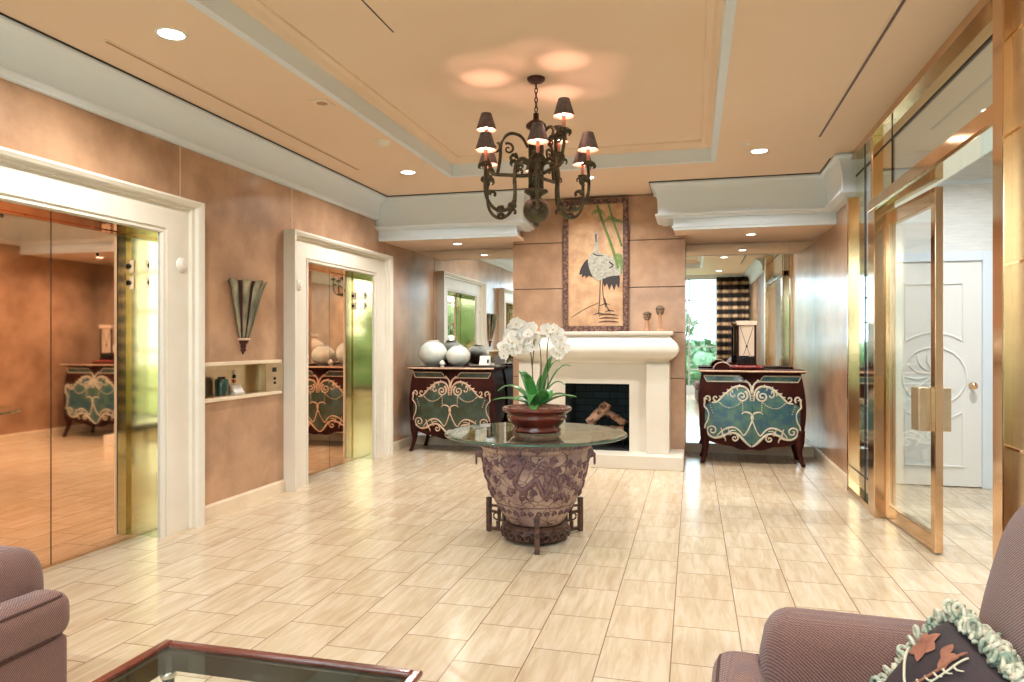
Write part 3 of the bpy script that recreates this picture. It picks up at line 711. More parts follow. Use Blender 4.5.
# ------------------------------------------------------------------ fireplace
def fireplace():
    t = empty('fireplace', (-1.11, 8.1, 0), 'cream stone fireplace with a bulging mantel and raised hearth on the middle wall', 'fireplace')
    part('hearth', MB().box(-2.10, -.10, 7.83, YCH-.001, 0, .148), M_marb, t, bevel=.006)
    # mantel: bulging (pulvinated) frieze with rounded ends
    prof = [(.0, 1.150), (.10, 1.150), (.115, 1.165), (.12, 1.18), (.155, 1.20), (.20, 1.235), (.225, 1.28), (.228, 1.32), (.21, 1.365), (.175, 1.40), (.145, 1.43), (.135, 1.455), (.135, 1.463), (.16, 1.467), (.165, 1.48), (.165, 1.50), (.155, 1.507), (0, 1.507)]
    xL, xR, yf = -1.99, -.23, 8.16
    mb = MB().sweep([(xL+.15, YCH-.001), (xL+.15, yf), (xR-.15, yf), (xR-.15, YCH-.001)], prof)
    mb.box(xL+.15, xR-.15, yf-.001, YCH-.001, 1.15, 1.507)
    # sweep's right side faces the room when travelling +x
    part('mantel_shelf', mb, M_marb, t, auto=50)
    for (a, b) in ((-1.965, -1.72), (-.505, -.255)):
        part('pilaster', MB().box(a, b, 8.03, YCH-.001, .148, 1.152), M_marb, t, bevel=.004)
    sp = MB(); sp.box(-1.72, FX0, 8.14, YCH-.001, .148, 1.152); sp.box(FX1, -.505, 8.14, YCH-.001, .148, 1.152); sp.box(FX0, FX1, 8.14, YCH-.001, FZ1, 1.152)
    part('stone_surround', sp, M_marb, t)
    fb_ = MB(); fb_.box(FX0-.02, FX0+.002, 8.16, 8.93, .15, FZ1+.02); fb_.box(FX1-.002, FX1+.02, 8.16, 8.93, .15, FZ1+.02); fb_.box(FX0, FX1, 8.90, 8.93, .15, FZ1); fb_.box(FX0, FX1, 8.16, 8.93, FZ1-.002, FZ1+.02)
    part('firebox', fb_, M_brick, t)
    part('firebox_floor', MB().box(FX0, FX1, 8.145, 8.93, .149, .156), M_soot, t)
fireplace()
gt = empty('fire_grate', (-1.06, 8.5, .156), 'low wrought iron grate inside the firebox', 'grate')
for k in range(6):
    x = -1.30+k*.096; part('bar', MB().tube(catmull([(x, 8.34, .30), (x, 8.36, .26), (x, 8.5, .25), (x, 8.66, .26), (x, 8.68, .34)], 4), .008, 6), M_iron, gt, smooth=True)
part('front_rail', MB().tube([(-1.33, 8.34, .156), (-1.33, 8.34, .285), (-.79, 8.34, .285), (-.79, 8.34, .156)], .009, 8), M_iron, gt)
part('rear_rail', MB().tube([(-1.33, 8.66, .156), (-1.33, 8.66, .262), (-.79, 8.66, .262), (-.79, 8.66, .156)], .009, 8), M_iron, gt)
def log(p0, p1, r, lb):
    rnd = random.Random(int(r*9999)); n = 14
    P = [Vector(p0).lerp(Vector(p1), i/n)+Vector((rnd.uniform(-.006, .006), 0, rnd.uniform(-.006, .006))) for i in range(n+1)]
    t = empty('fire_log', tuple(P[0]), lb, 'log', 'birch logs in the firebox')
    part('bark', MB().tube(P, [r*rnd.uniform(.92, 1.08) for _ in P], 14, cap=False), M_log, t, smooth=True)
    for q, s in ((P[0], P[0]-P[1]), (P[-1], P[-1]-P[-2])):
        s.normalize(); c = MB().tube([q-s*.004, q+s*.003], r*.98, 14); part('cut_end', c, M_statuel, t)
log((-1.32, 8.44, .33), (-.80, 8.46, .33), .058, 'thick horizontal birch log lying at the front of the grate')
log((-1.30, 8.58, .335), (-.82, 8.57, .33), .052, 'horizontal birch log lying at the back of the grate')
log((-1.20, 8.40, .42), (-.98, 8.44, .66), .056, 'birch log leaning up steeply to the right over the others')
log((-.78, 8.51, .42), (-1.06, 8.59, .58), .045, 'thin birch log sloping down to the right over the others')

# ------------------------------------------------------------------ painting above the mantel
def painting():
    x0, x1, z0, z1 = -1.51, -.735, 1.51, 3.085; yb = 8.42
    t = empty('painting', ((x0+x1)/2, yb, z0), 'tall framed painting of a crane and green bamboo standing on the mantel', 'painting')
    for nm, bxs in (('side_rail', (x0, x0+.062, z0, z1)), ('side_rail', (x1-.062, x1, z0, z1)), ('end_rail', (x0+.062, x1-.062, z0, z0+.07)), ('end_rail', (x0+.062, x1-.062, z1-.062, z1))):
        part(nm, MB().box(bxs[0], bxs[1], yb-.035, yb+.02, bxs[2], bxs[3]), M_frame, t, bevel=.01)
    part('canvas', MB().box(x0+.05, x1-.05, yb, yb+.015, z0+.05, z1-.05), M_canvas, t)
    S = lambda x, y: (-1.51+(x-57)*.00269, 3.09-(y-45)*.002655)
    def poly(name, P, m, d=.003, off=0, smooth=3, flat=False):
        Q = [Vector((p[0], p[1], 0)) for p in P]
        if smooth: Q = catmull(Q, smooth, True)
        part(name, MB().prism([S(q.x, q.y) for q in Q], lambda u, v, w: (u, yb-.001-off-w, v), d), m, t)
    def stroke(mb, P, r, off=.003): mb.tube([(S(*p)[0], yb-off, S(*p)[1]) for p in [(q.x, q.y) for q in catmull([(a, b, 0) for a, b in P], 4)]], [x*.0027 for x in r], 6, flat=1)
    mb = MB(); stroke(mb, [(208, 74), (232, 150), (262, 230), (285, 300), (300, 360)], [6, 6, 7, 7]); stroke(mb, [(258, 70), (280, 150), (300, 210), (317, 262)], [5, 5, 5])
    part('bamboo', mb, M_bamboo, t)
    mb = MB()
    for (cx, cy, s) in ((212, 105, 1), (268, 140, 1), (300, 150, .7)):
        for k in range(9):
            a = R(-200+k*28); stroke(mb, [(cx, cy), (cx+20*s*math.cos(a), cy+16*s*math.sin(a)*-1*-.9), (cx+34*s*math.cos(a), cy+30*s*abs(math.sin(a))+4)], [.8, 1.7, .4])
    part('bamboo_leaves', mb, M_bamboo, t)
    poly('green_ground', [(282, 300), (318, 300), (318, 380), (300, 375), (285, 340)], M_bamboo, .002)
    poly('dark_wing', [(172, 315), (150, 330), (132, 365), (130, 385), (142, 380), (140, 398), (156, 385), (158, 402), (172, 385), (186, 395), (190, 370)], M_ink, .003, .001, 2)
    poly('tail_feathers', [(232, 395), (240, 440), (252, 425), (262, 455), (272, 430), (284, 458), (292, 428), (304, 448), (308, 400), (296, 385), (250, 385)], M_ink, .003, .001, 2)
    poly('crane', [(196, 205), (204, 194), (212, 200), (211, 228), (214, 256), (212, 284), (232, 292), (262, 302), (290, 322), (312, 360), (308, 388), (276, 392), (250, 398), (222, 412), (204, 408), (186, 386), (172, 350), (168, 318), (176, 296), (192, 282), (197, 252), (198, 228)], M_crane, .005, .002)
    mb = MB(); stroke(mb, [(204, 205), (203, 222), (206, 240)], [3, 3, 1], .009); part('crane_bill', mb, M_ink, t)
    mb = MB(); stroke(mb, [(190, 290), (205, 298), (236, 302)], [2, 2.5, 1.5], .009); part('feather_line', mb, M_ink, t)
    mb = MB(); stroke(mb, [(262, 330), (278, 345), (262, 358)], [3, 3, 2], .009); part('feather_line', mb, M_ink, t)
    mb = MB(); stroke(mb, [(222, 408), (220, 480), (215, 556)], [2.6, 2, 2]); stroke(mb, [(234, 402), (233, 460), (241, 515)], [2.6, 2, 2])
    for (cx, cy) in ((215, 556), (243, 515), (262, 545)):
        for dx, dy in ((-24, 10), (4, 18), (22, 4)): stroke(mb, [(cx, cy), (cx+dx*.5, cy+dy*.4), (cx+dx, cy+dy)], [2.2, 1.6, .8])
    stroke(mb, [(241, 490), (252, 530), (262, 545)], [2, 2, 2])
    part('crane_legs', mb, M_ink, t)
    mb = MB()
    for k in range(3): stroke(mb, [(214+k*3, 598-k*16), (250, 593-k*16), (302, 597-k*15)], [1.2, 3, 1])
    stroke(mb, [(95, 575), (150, 540), (215, 510)], [1, 1.2, 1])
    part('ground_lines', mb, M_stand, t)
painting()

# two carved heads on the mantel
def head_statue(x, y, h, lb):
    z = 1.507; t = empty('carved_head', (x, y, z), lb, 'figurine', 'carved heads on the mantel')
    part('base', MB().lathe([(.0001, 0), (.034, 0), (.036, .01), (.03, .028), (.02, .036), (.0001, .036)], (x, y, z), 20), M_statuel, t, auto=40)
    part('post', MB().lathe([(.024, .034), (.019, h*.3), (.021, h*.55), (.026, h*.68)], (x, y, z), 14), M_statuel, t, auto=40)
    hb = MB(); hb.ball((x, y, z+h*.78), .046, 14, (.95, .95, 1.15))
    part('head', hb, M_statue, t, smooth=True)
    r = .045; fc = MB(); fc.ball((x, y-r*.92, z+h*.76), r*.22, 8, (.7, 1, 1.5)); fc.ball((x-r*.4, y-r*.85, z+h*.80), r*.18, 6); fc.ball((x+r*.4, y-r*.85, z+h*.80), r*.18, 6); fc.ball((x, y-r*.8, z+h*.665), r*.25, 6, (1.4, 1, .6))
    part('face', fc, M_statuel, t, smooth=True)
    cp = MB(); cp.lathe([(r*1.06, h*.83), (r*1.08, h*.87), (r*.95, h*.93), (r*.5, h*1.0), (.0001, h*1.02)], (x, y, z), 20, rf=lambda a, zz: 1+.06*math.cos(a*9)); part('curled_cap', cp, M_statue, t, smooth=True)
head_statue(-.507, 8.22, .225, 'shorter carved head figurine on the mantel, left one of the pair')
head_statue(-.362, 8.22, .295, 'taller carved head figurine on the mantel, right one of the pair')

# ------------------------------------------------------------------ commodes
def commode(cx, y0, label, lacquer, scroll, W=1.13, bold=1.25):
    """built around x=0, front at y=0 (faces -y), then shifted"""
    D, H = .52, 1.065
    t = empty('commode', (cx, y0, 0), label, 'commode', 'painted bombe commodes in the niches')
    def half(z):   # half width
        k = (z-.20)/(.86); k = max(0, min(1, k))
        return W/2*(.915+.095*math.sin(PI*min(1, k*1.05))**1.0+.02*k) - .02*max(0, k-.9)*10*.2
    def front(u, z):
        k = max(0, min(1, (z-.20)/.84))
        return .03-.085*math.sin(PI*(k*.85+.08))*(.35+.65*math.cos(u*PI/2)**.8 if abs(u) < 1 else .35)
    def zb(u):
        a = abs(u); return .158+.095*min(1, a*1.08)**1.35+.009*math.cos(a*PI*4.5)*(1-a*.6)
    ZT_ = 1.035
    mb = MB(); nu, nv = 44, 26
    F = lambda i, j: (lambda u: (lambda z: Vector((cx+u*half(z), y0+front(u, z), z)))(zb(u)+(ZT_-zb(u))*j/nv))(-1+2*i/nu)
    mb.grid(lambda a, b: F(round(a*nu), round(b*nv)), nu, nv)
    for s in (-1, 1):
        def side(a, b, s=s):
            z = zb(1)+(ZT_-zb(1))*b; return (cx+s*(half(z)-.02*math.sin(a*PI)*0), y0+front(1, z)+(D-front(1, z))*a, z)
        mb.grid(side, 8, nv)
    mb.grid(lambda a, b: (cx+(-1+2*a)*half(zb(1)+(ZT_-zb(1))*b), y0+D, zb(1)+(ZT_-zb(1))*b), 8, nv)
    mb.box(cx-half(.3)+.02, cx+half(.3)-.02, y0+.04, y0+D-.01, .27, .29)
    part('body', mb, M_wood, t, smooth=True, auto=45)
    # top slab with serpentine front
    def outl(e):
        P = []
        for i in range(25):
            u = -1+i/12; P.append((cx+u*(W/2-.005+e), y0-.03-.03*math.cos(u*PI/2)-e))
        return P+[(cx+W/2-.005+e, y0+D), (cx-W/2+.005-e, y0+D)]
    tb = MB(); tb.prism(outl(.0), lambda u, v, w: (u, v, 1.035+w), .012); tb.prism(outl(.018), lambda u, v, w: (u, v, 1.047+w), .022)
    part('top', tb, [M_wood], t, bevel=.003)
    part('top_rim', MB().tube([(p[0], p[1], 1.058) for p in outl(.02)[:25]], .010, 6), M_scroll, t, smooth=True)
    # splayed legs
    for sx in (-1, 1):
        for sy in (0, 1):
            yy = y0+(.0 if sy == 0 else D-.05); d = -1 if sy == 0 else 1
            P = catmull([(cx+sx*(W/2*.93), yy+.03*0, .40), (cx+sx*(W/2*.905), yy+.02, .26), (cx+sx*(W/2*.895), yy+.015, .16), (cx+sx*(W/2*.93), yy-.0+d*.01, .06), (cx+sx*(W/2*.965), yy+d*.025, .0)], 5)
            P[-1].z = .0
            part('leg', MB().tube(P, [.04, .05, .030, .022, .026], 8), M_wood, t, smooth=True)
    # painted fronts: surface coordinates from centre x offset (m) and z
    def S(x, z, off): 
        u = max(-1, min(1, x/half(z))); return (cx+x, y0+front(u, z)-off, z)
    k = W/1.12
    C = lambda px, py: ((px-365)*.00190*k, (624-py)*.00193)
    # left outline of the lacquer field: top & bottom curves as function of x
    topc = [(95, 250), (110, 262), (150, 262), (180, 240), (210, 208), (240, 186), (275, 168), (310, 166), (335, 178), (352, 205), (363, 240)]
    botc = [(95, 440), (110, 470), (150, 476), (190, 470), (225, 452), (265, 444), (295, 455), (320, 482), (345, 508), (363, 520)]
    def interp(T, x):
        for a, b in zip(T[:-1], T[1:]):
            if a[0] <= x <= b[0]: return a[1]+(b[1]-a[1])*(x-a[0])/(b[0]-a[0])
        return T[0][1] if x < T[0][0] else T[-1][1]
    for s in (-1, 1):
        def fn(a, b, s=s):
            px = 98+a*(364-98); top_, bot_ = interp(topc, px), interp(botc, px)
            if px < 122: top_ = top_+(122-px)*1.2; bot_ -= (122-px)*1.0
            x, z = C(px, bot_+(top_-bot_)*b); return S(x*(-s), z, .0035)
        d = part('door', MB().grid(fn, 30, 20), lacquer, t, smooth=True)
        mb = MB()
        def st(P, r=.009, sm=5): 
            Q = catmull([(a, b, 0) for a, b in P], sm); mb.tube([S(C(q.x, q.y)[0]*(-s), C(q.x, q.y)[1], .006) for q in Q], [v_*bold for v_ in r] if isinstance(r, list) else r*bold, 6)
        def spiral(c, r0, a0, turns, r, dirn=1):
            n = int(16*turns); P = []
            for i in range(n+1):
                f = i/n; a = R(a0)+dirn*2*PI*turns*f; rr = r0*(1-.85*f); P.append((c[0]+rr*math.cos(a), c[1]+rr*math.sin(a)))
            st(P, r, 1)
        # upper edge scroll
        st([(356, 250), (352, 205), (335, 178), (310, 166), (275, 168), (248, 182), (228, 200), (205, 218), (185, 240), (165, 258), (138, 262)], [.006, .012, .012, .010, .008])
        spiral((308, 222), 34, -60, 1.6, [.011, .007, .009])
        spiral((262, 215), 26, -100, .7, [.006, .008], -1)
        spiral((110, 238), 20, 60, 1.0, [.009, .006], -1); spiral((160, 235), 18, 90, .8, [.008, .005], 1)
        # side edge
        st([(95, 235), (96, 262), (94, 285), (110, 304), (120, 330), (114, 368), (100, 396), (98, 425), (108, 450)], [.010, .006, .008])
        # bottom scroll
        spiral((140, 428), 34, 120, 1.4, [.010, .006, .008], 1)
        st([(120, 455), (150, 472), (190, 466), (222, 448), (262, 440), (292, 452), (318, 480), (340, 504), (362, 520)], [.007, .012, .009, .012, .006])
        spiral((268, 470), 22, -60, 1.2, [.009, .006], 1)
        st([(168, 462), (192, 432), (225, 412), (262, 406), (292, 422), (318, 452), (340, 425), (358, 380), (370, 345), (352, 320), (322, 314), (306, 326)], [.005, .009, .006, .006, .009, .005])
        st([(200, 460), (196, 430), (188, 410)], [.010, .003]); st([(205, 462), (215, 478), (216, 492)], [.010, .003]); st([(235, 440), (250, 425), (275, 424)], [.010, .003]); st([(245, 452), (235, 430), (232, 415)], [.009, .003])
        # leaf tips on top scroll
        for (a, b, dx, dy) in ((300, 168, -6, -16), (262, 176, -14, -12), (238, 190, -16, -8), (215, 208, -18, -6), (196, 228, -18, -4), (280, 172, 4, 18), (250, 186, 8, 20), (224, 204, 6, 18)):
            st([(a, b), (a+dx*.6, b+dy*.4), (a+dx, b+dy)], [.010, .007, .002])
        # garland of beads and drop
        G = catmull([(182, 262, 0), (210, 284, 0), (245, 291, 0), (280, 278, 0), (308, 255, 0)], 3)
        for q in G: mb.ball(S(C(q.x, q.y)[0]*(-s), C(q.x, q.y)[1], .006), .0075, 5)
        for i in range(5): mb.ball(S(C(312, 262+i*11)[0]*(-s), C(312, 262+i*11)[1], .006), .0065, 5)
        for i in range(4): mb.ball(S(C(128+i*5, 280+i*14)[0]*(-s), C(128+i*5, 280+i*14)[1], .006), .006, 5)
        part('scrollwork', mb, scroll, d, smooth=True)
        # drawer panel
        def dp(a, b, s=s):
            w0, w1 = 100+6*(1-b), 300+14*(1-b); x, z = C(w0+(w1-w0)*a, 134-26*b); return S(x*(-s), z, .0035)
        dr = part('drawer', MB().grid(dp, 14, 3), lacquer, t, smooth=True)
        mb = MB(); st([(92, 104), (200, 104), (296, 104), (312, 118), (318, 138), (200, 138), (108, 138), (100, 122), (92, 104)], .006, 1); st([(318, 138), (342, 142), (358, 165), (364, 200)], [.006, .009, .012])
        st([(340, 140), (330, 128), (322, 134)], [.007, .004])
        part('drawer_border', mb, scroll, dr, smooth=True)
    mb = MB()
    for q in range(4): mb.ball(S(0, C(365, 205+q*14)[1], .008), .012-.0015*q, 6, (.8, .6, 1))
    part('centre_drop', mb, scroll, t, smooth=True)
    e = MB(); e.ball(S(0, C(365, 318)[1], .008), .014, 6, (.5, .5, 1.6)); part('escutcheon', e, M_blackm, t, smooth=True)
    return t
commode(.645, 8.46, 'dark commode with teal painted doors and cream scrollwork under the lantern lamp', M_teal, M_scrollg)
commode(-2.945, 8.46, 'dark commode with olive green painted doors under the two pale vases', M_green, M_scroll, 1.11, 1.05)

ZTOP = 1.069
def vase(x, y, r, h, lb):
    t = empty('vase', (x, y, ZTOP), lb, 'vase', 'round pale vases on the left commode')
    prof = [(.0001, 0), (r*.42, 0), (r*.44, .012*h/.3), (r*.46, .02)]
    for i in range(13):
        a = -62+i*(62+66)/12; prof.append((r*math.cos(R(a))*1.0, h*.5+h*.50*math.sin(R(a))))
    prof += [(r*.42, h*.97), (r*.45, h*1.01), (r*.36, h*1.0), (r*.34, h*.95)]
    part('body', MB().lathe(prof, (x, y, ZTOP), 36), M_vase, t, smooth=True)
    part('dark_mouth', MB().lathe([(.0001, h*.965), (r*.35, h*.96)], (x, y, ZTOP), 24), M_soot, t)
vase(-3.27, 8.68, .185, .335, 'larger round pale crackle vase on the left commode, next to the wall corner')
vase(-2.905, 8.62, .155, .275, 'smaller round pale blue-white vase on the left commode, right of the larger one')
t = empty('shell_ornament', (-3.08, 8.50, ZTOP), 'small white shell-shaped ornament between the two vases', 'ornament')
part('base', MB().lathe([(.0001, 0), (.03, 0), (.022, .015), (.0001, .02)], (-3.08, 8.50, ZTOP), 14), M_white, t, smooth=True)
part('shell', MB().lathe([(.012, .012), (.036, .035), (.034, .06), (.012, .085), (.0001, .09)], (-3.08, 8.50, ZTOP), 18, rf=lambda a, z: 1+.12*math.cos(6*a)), M_white, t, smooth=True)
t = empty('serving_tray', (-2.56, 8.64, ZTOP), 'low dark green tray at the right end of the left commode', 'tray')
part('tray_base', MB().box(-2.72, -2.38, 8.54, 8.74, ZTOP, ZTOP+.012), M_bottle, t, bevel=.003)
part('rim', MB().tube([(-2.72, 8.54, ZTOP+.02), (-2.38, 8.54, ZTOP+.02), (-2.38, 8.74, ZTOP+.02), (-2.72, 8.74, ZTOP+.02)], .01, 6, closed=True), M_chrome, t)
t = empty('notice_card', (-2.56, 8.72, ZTOP+.012), 'white folded card standing on the green tray', 'card')
part('card_face', MB().prism([(0, 0), (.006, 0), (.045, .13), (.039, .13)], lambda u, v, w: (-2.64+w, 8.66+u, ZTOP+.012+v), .14), M_white, t)
part('card_back', MB().prism([(.084, 0), (.09, 0), (.045, .13), (.039, .13)], lambda u, v, w: (-2.64+w, 8.66+u, ZTOP+.012+v), .14), M_white, t)
part('dark_square', MB().prism([(0, 0), (.001, 0), (.015, .045), (.014, .045)], lambda u, v, w: (-2.54+w, 8.665+u, ZTOP+.05+v), .025), M_blackm, t)
t = empty('glass_votive', (-2.44, 8.60, ZTOP+.012), 'small clear glass votive at the right edge of the green tray', 'candle holder')
part('glass_cup', MB().lathe([(.0001, 0), (.026, 0), (.03, .075), (.027, .075), (.023, .006), (.0001, .006)], (-2.44, 8.60, ZTOP+.012), 20), M_glass, t, smooth=True)
part('wax', MB().lathe([(.0001, .008), (.022, .008), (.022, .04), (.0001, .04)], (-2.44, 8.60, ZTOP+.012), 16), M_petal, t)

# lantern lamp, red tray, dome on the right commode
def lantern():
    x, y, z = .60, 8.66, ZTOP+.05
    t = empty('table_lamp', (x, y, z), 'square lantern table lamp with dark posts and cream shade panels', 'lamp')
    w = .095
    part('plinth', MB().box(x-.11, x+.11, y-.08, y+.08, z, z+.022), M_wood, t, bevel=.004)
    ft = MB()
    for k in range(7): ft.tube(catmull([(x-.08+k*.027, y-.06, z+.02), (x-.09+k*.03, y-.065, z+.06), (x-.075+k*.025, y-.06, z+.10)], 3), .009, 6)
    part('carved_base', ft.box(x-.085, x+.085, y-.055, y+.055, z+.02, z+.095), M_blackm, t)
    for sx in (-1, 1):
        for sy in (-1, 1): part('post', MB().box(x+sx*w-.009, x+sx*w+.009, y+sy*.06-.009, y+sy*.06+.009, z+.02, z+.47), M_wood, t)
    part('shade', MB().box(x-w+.012, x+w-.012, y-.052, y+.052, z+.11, z+.46), M_lampshade, t)
    part('shade_cap', MB().prism([(-.105, 0), (.105, 0), (.118, .05), (-.118, .05)], lambda u, v, q: (x+u, y-.075+q, z+.465+v), .15), M_lampshade, t)
    wr_ = MB()
    for (a, b) in (((-.07, .44), (0, .22)), ((.07, .44), (0, .22)), ((0, .22), (-.035, .12)), ((0, .22), (.035, .12))): wr_.tube([(x+a[0], y-.055, z+a[1]), (x+b[0], y-.055, z+b[1])], .0025, 5)
    wr_.ball((x, y-.057, z+.22), .011, 8); part('wire_cross', wr_, M_blackm, t)
lantern()
t = empty('lacquer_stand', (.60, 8.63, ZTOP), 'low carved red lacquer tray under the lantern lamp', 'tray')
part('slab', MB().rbox(.42, .78, 8.52, 8.76, ZTOP, ZTOP+.05, .02), M_redtray, t, smooth=True)
mb = MB()
for k in range(14): mb.ball((.435+k*.025, 8.522, ZTOP+.028), .014, 6)
part('carved_edge', mb, M_redtray, t, smooth=True)
t = empty('woven_dome', (.33, 8.66, ZTOP), 'small striped cream and brown dome ornament left of the lantern lamp', 'ornament')
part('dome', MB().grid(lambda a, b: (.33-.10*math.cos(PI*a), 8.66-.06+.12*b+0, ZTOP+.085*math.sin(PI*a)), 20, 2), M_basket, t, smooth=True)
part('dome_end', MB().prism([(.10*math.cos(PI*i/16), .085*math.sin(PI*i/16)) for i in range(17)], lambda u, v, w: (.33+u, 8.598+w, ZTOP+v), .006), M_wood, t)
part('stripes', MB().tube([(.33-.1*math.cos(PI*i/14), 8.60, ZTOP+.085*math.sin(PI*i/14)) for i in range(15)], .008, 6), M_scroll, t, smooth=True)

# ------------------------------------------------------------------ centre table: stand, urn, glass top, orchid
TCX, TCY = -1.085, 4.93
def stand():
    t = empty('urn_stand', (TCX, TCY, 0), 'carved dark wood three-legged stand under the stoneware urn', 'stand')
    prof = [(.14, .02), (.215, .02), (.228, .035), (.225, .06), (.235, .075), (.23, .105), (.20, .122), (.14, .10)]
    part('ring', MB().lathe(prof+[prof[0]], (TCX, TCY, 0), 48, cap=False, rf=lambda a, z: 1+(.045*math.sin(a*18) if .03 < z < .11 else 0)), M_stand, t, auto=40)
    sc_ = MB()
    for k in range(24):
        a = 2*PI*k/24; c = Vector((TCX+.238*math.cos(a), TCY+.238*math.sin(a), .055)); tg = Vector((-math.sin(a), math.cos(a), 0))
        P = [c+tg*(.034*math.cos(q*.55))*(1-q/16)+Vector((0, 0, .034*math.sin(q*.55)*(1-q/16))) for q in range(13)]
        sc_.tube(P, .009, 5)
    part('carved_scrolls', sc_, M_stand, t, smooth=True)
    for k in range(3):
        a = R(-76+120*k); d = Vector((math.cos(a), math.sin(a), 0)); n = Vector((-d.y, d.x, 0)); c = Vector((TCX, TCY, 0))
        def bar(r0, r1, z0, z1, w=.014):
            mb = MB(); mb.add([c+d*r+n*s*w+Vector((0, 0, z)) for z in (z0, z1) for s in (-1, 1) for r in (r0, r1)], [(0, 2, 3, 1), (4, 5, 7, 6), (0, 1, 5, 4), (2, 6, 7, 3), (0, 4, 6, 2), (1, 3, 7, 5)]); return mb
        mb = bar(.372, .405, 0, .25, .017); mb.v += []
        lg = part('leg', mb, M_stand, t, bevel=.004)
        fw = bar(.2, .375, .012, .035); o = len(fw.v)
        for b in ((.25, .27, .03, .15), (.29, .375, .14, .158), (.29, .31, .10, .19), (.31, .375, .185, .2), (.27, .31, .085, .1), (.30, .32, .035, .085)): q = bar(b[0], b[1], b[2], b[3], .011); fw.add(q.v, q.f)
        fw.tube([c+d*(.325+.026*math.cos(i*.6))+Vector((0, 0, .115+.024*math.sin(i*.6))) for i in range(11)], .007, 5)
        part('fretwork_bracket', fw, M_stand, lg)
stand()
def urn():
    t = empty('urn', (TCX, TCY, .122), 'large crackled stoneware urn with purple-brown dragon relief under the round glass top', 'urn')
    P = [(.0001, .122), (.185, .122), (.20, .135), (.235, .19), (.275, .26), (.278, .272), (.29, .28), (.325, .36), (.352, .45), (.370, .54), (.376, .60), (.372, .635), (.378, .642), (.386, .65), (.390, .66)]
    P2 = P+[(.388, .70), (.396, .708), (.396, .722), (.385, .73), (.35, .733), (.345, .72), (.34, .66), (.30, .4), (.2, .2), (.0001, .18)]
    part('body', MB().lathe(P2, (TCX, TCY, 0), 64), M_crackle, t, smooth=True)
    def rr(z):
        for a, b in zip(P[:-1], P[1:]):
            if a[1] <= z <= b[1] and b[1] > a[1]: return a[0]+(b[0]-a[0])*(z-a[1])/(b[1]-a[1])
        return .39
    S = lambda th, z, o=.004: Vector((TCX+(rr(z)+o)*math.cos(th), TCY+(rr(z)+o)*math.sin(th), z))
    # key-pattern rim band
    mb = MB()
    for k in range(60):
        a = 2*PI*k/60; q = .035
        mb.tube([S(a, .668, .003), S(a, .695, .003), S(a+q, .695, .003), S(a+q, .677, .003), S(a+q*2.2, .677, .003)], .0035, 4)
    part('key_pattern_band', mb, M_relief, t)
    # dragon and cloud relief; three winding bodies round the urn with curls
    for k in range(3):
        a0 = R(-76+120*k); mb = MB()
        W = [(-.62, .60), (-.5, .57), (-.38, .60), (-.28, .58), (-.34, .52), (-.42, .46), (-.3, .41), (-.14, .44), (-.02, .48), (.06, .43), (.14, .37), (.24, .42), (.3, .49), (.4, .47), (.46, .4)]
        mb.tube([S(a0+p.x, p.y) for p in catmull([(x, z, 0) for x, z in W], 5)], [.008, .018, .015, .018, .021, .018, .017, .012, .006], 8, flat=1)
        for (x, z, r) in ((-.6, .585, .05), (-.42, .61, .035), (-.25, .60, .04), (-.5, .5, .035), (.0, .52, .04), (.36, .53, .035), (.5, .47, .045), (.22, .35, .035), (-.08, .38, .03), (-.3, .35, .035), (-.55, .38, .04), (.1, .56, .05), (-.12, .57, .035), (.42, .34, .03), (.3, .60, .03)):
            mb.tube([S(a0+x+(r*2.4*(1-i/16)*math.cos(i*.6)), z+r*(1-i/16)*math.sin(i*.6)) for i in range(15)], [.010, .004], 6)
        for (x, z, dx, dz) in ((-.38, .44, -.12, -.06), (-.1, .46, .02, -.09), (.1, .42, .1, .06), (.26, .42, .12, -.05), (-.32, .56, .12, .03), (.3, .5, -.05, .08), (.45, .42, .1, .05), (-.2, .42, -.02, -.08)):
            mb.tube([S(a0+x+dx*q/5, z+dz*q/5+.01*math.sin(q*2)) for q in range(6)], [.012, .003], 6)
        part('dragon_relief', mb, M_relief, t, smooth=True)
        mb = MB()
        for (x, z) in ((.56, .36), (.72, .33), (1.0, .37), (1.25, .35), (.62, .58), (.75, .52), (.68, .45), (.9, .57), (.98, .49), (.84, .42), (1.1, .55), (1.2, .46), (1.3, .58)):
            mb = MB(); mb.ball(S(a0+x, z), .012, 5)
            for q in range(5): mb.tube([S(a0+x, z), S(a0+x+.085*math.cos(q*1.26), z+.03*math.sin(q*1.26))], [.013, .006], 5)
            part('flower_relief', mb, M_relief, t, smooth=True)
        mb = MB()
        for i in range(10): 
            x = i*.21-1; mb.tube([S(a0+x+.07*(1-j/12)*math.cos(j*.7), .225+.025*(1-j/12)*math.sin(j*.7)) for j in range(10)], [.008, .003], 5)
        part('lower_cloud_relief', mb, M_relief, t, smooth=True)
    part('waist_band', MB().tube([S(2*PI*i/48, .276, .002) for i in range(48)], .005, 6, closed=True), M_relief, t, smooth=True)
    for a in (R(194), R(14)):
        d = Vector((math.cos(a), math.sin(a), 0)); c = Vector((TCX, TCY, 0))+d*.385+Vector((0, 0, .61))
        mb = MB(); mb.ball(c, .038, 10, (.8, .8, 1.1)); mb.ball(c+d*.025+Vector((0, 0, -.015)), .02, 8); mb.ball(c+Vector((0, -.02, .03)), .014, 6); mb.ball(c+Vector((0, .02, .03)), .014, 6)
        lh = part('lion_mask_lug', mb, M_relief, t, smooth=True)
        n = Vector((-d.y, d.x, 0)); cc = c+d*.035+Vector((0, 0, -.05))
        part('ring_handle', MB().tube([cc+n*.028*math.cos(i*PI/8)+Vector((0, 0, .034*math.sin(i*PI/8))) for i in range(16)], .006, 6, closed=True), M_relief, lh, smooth=True)
urn()
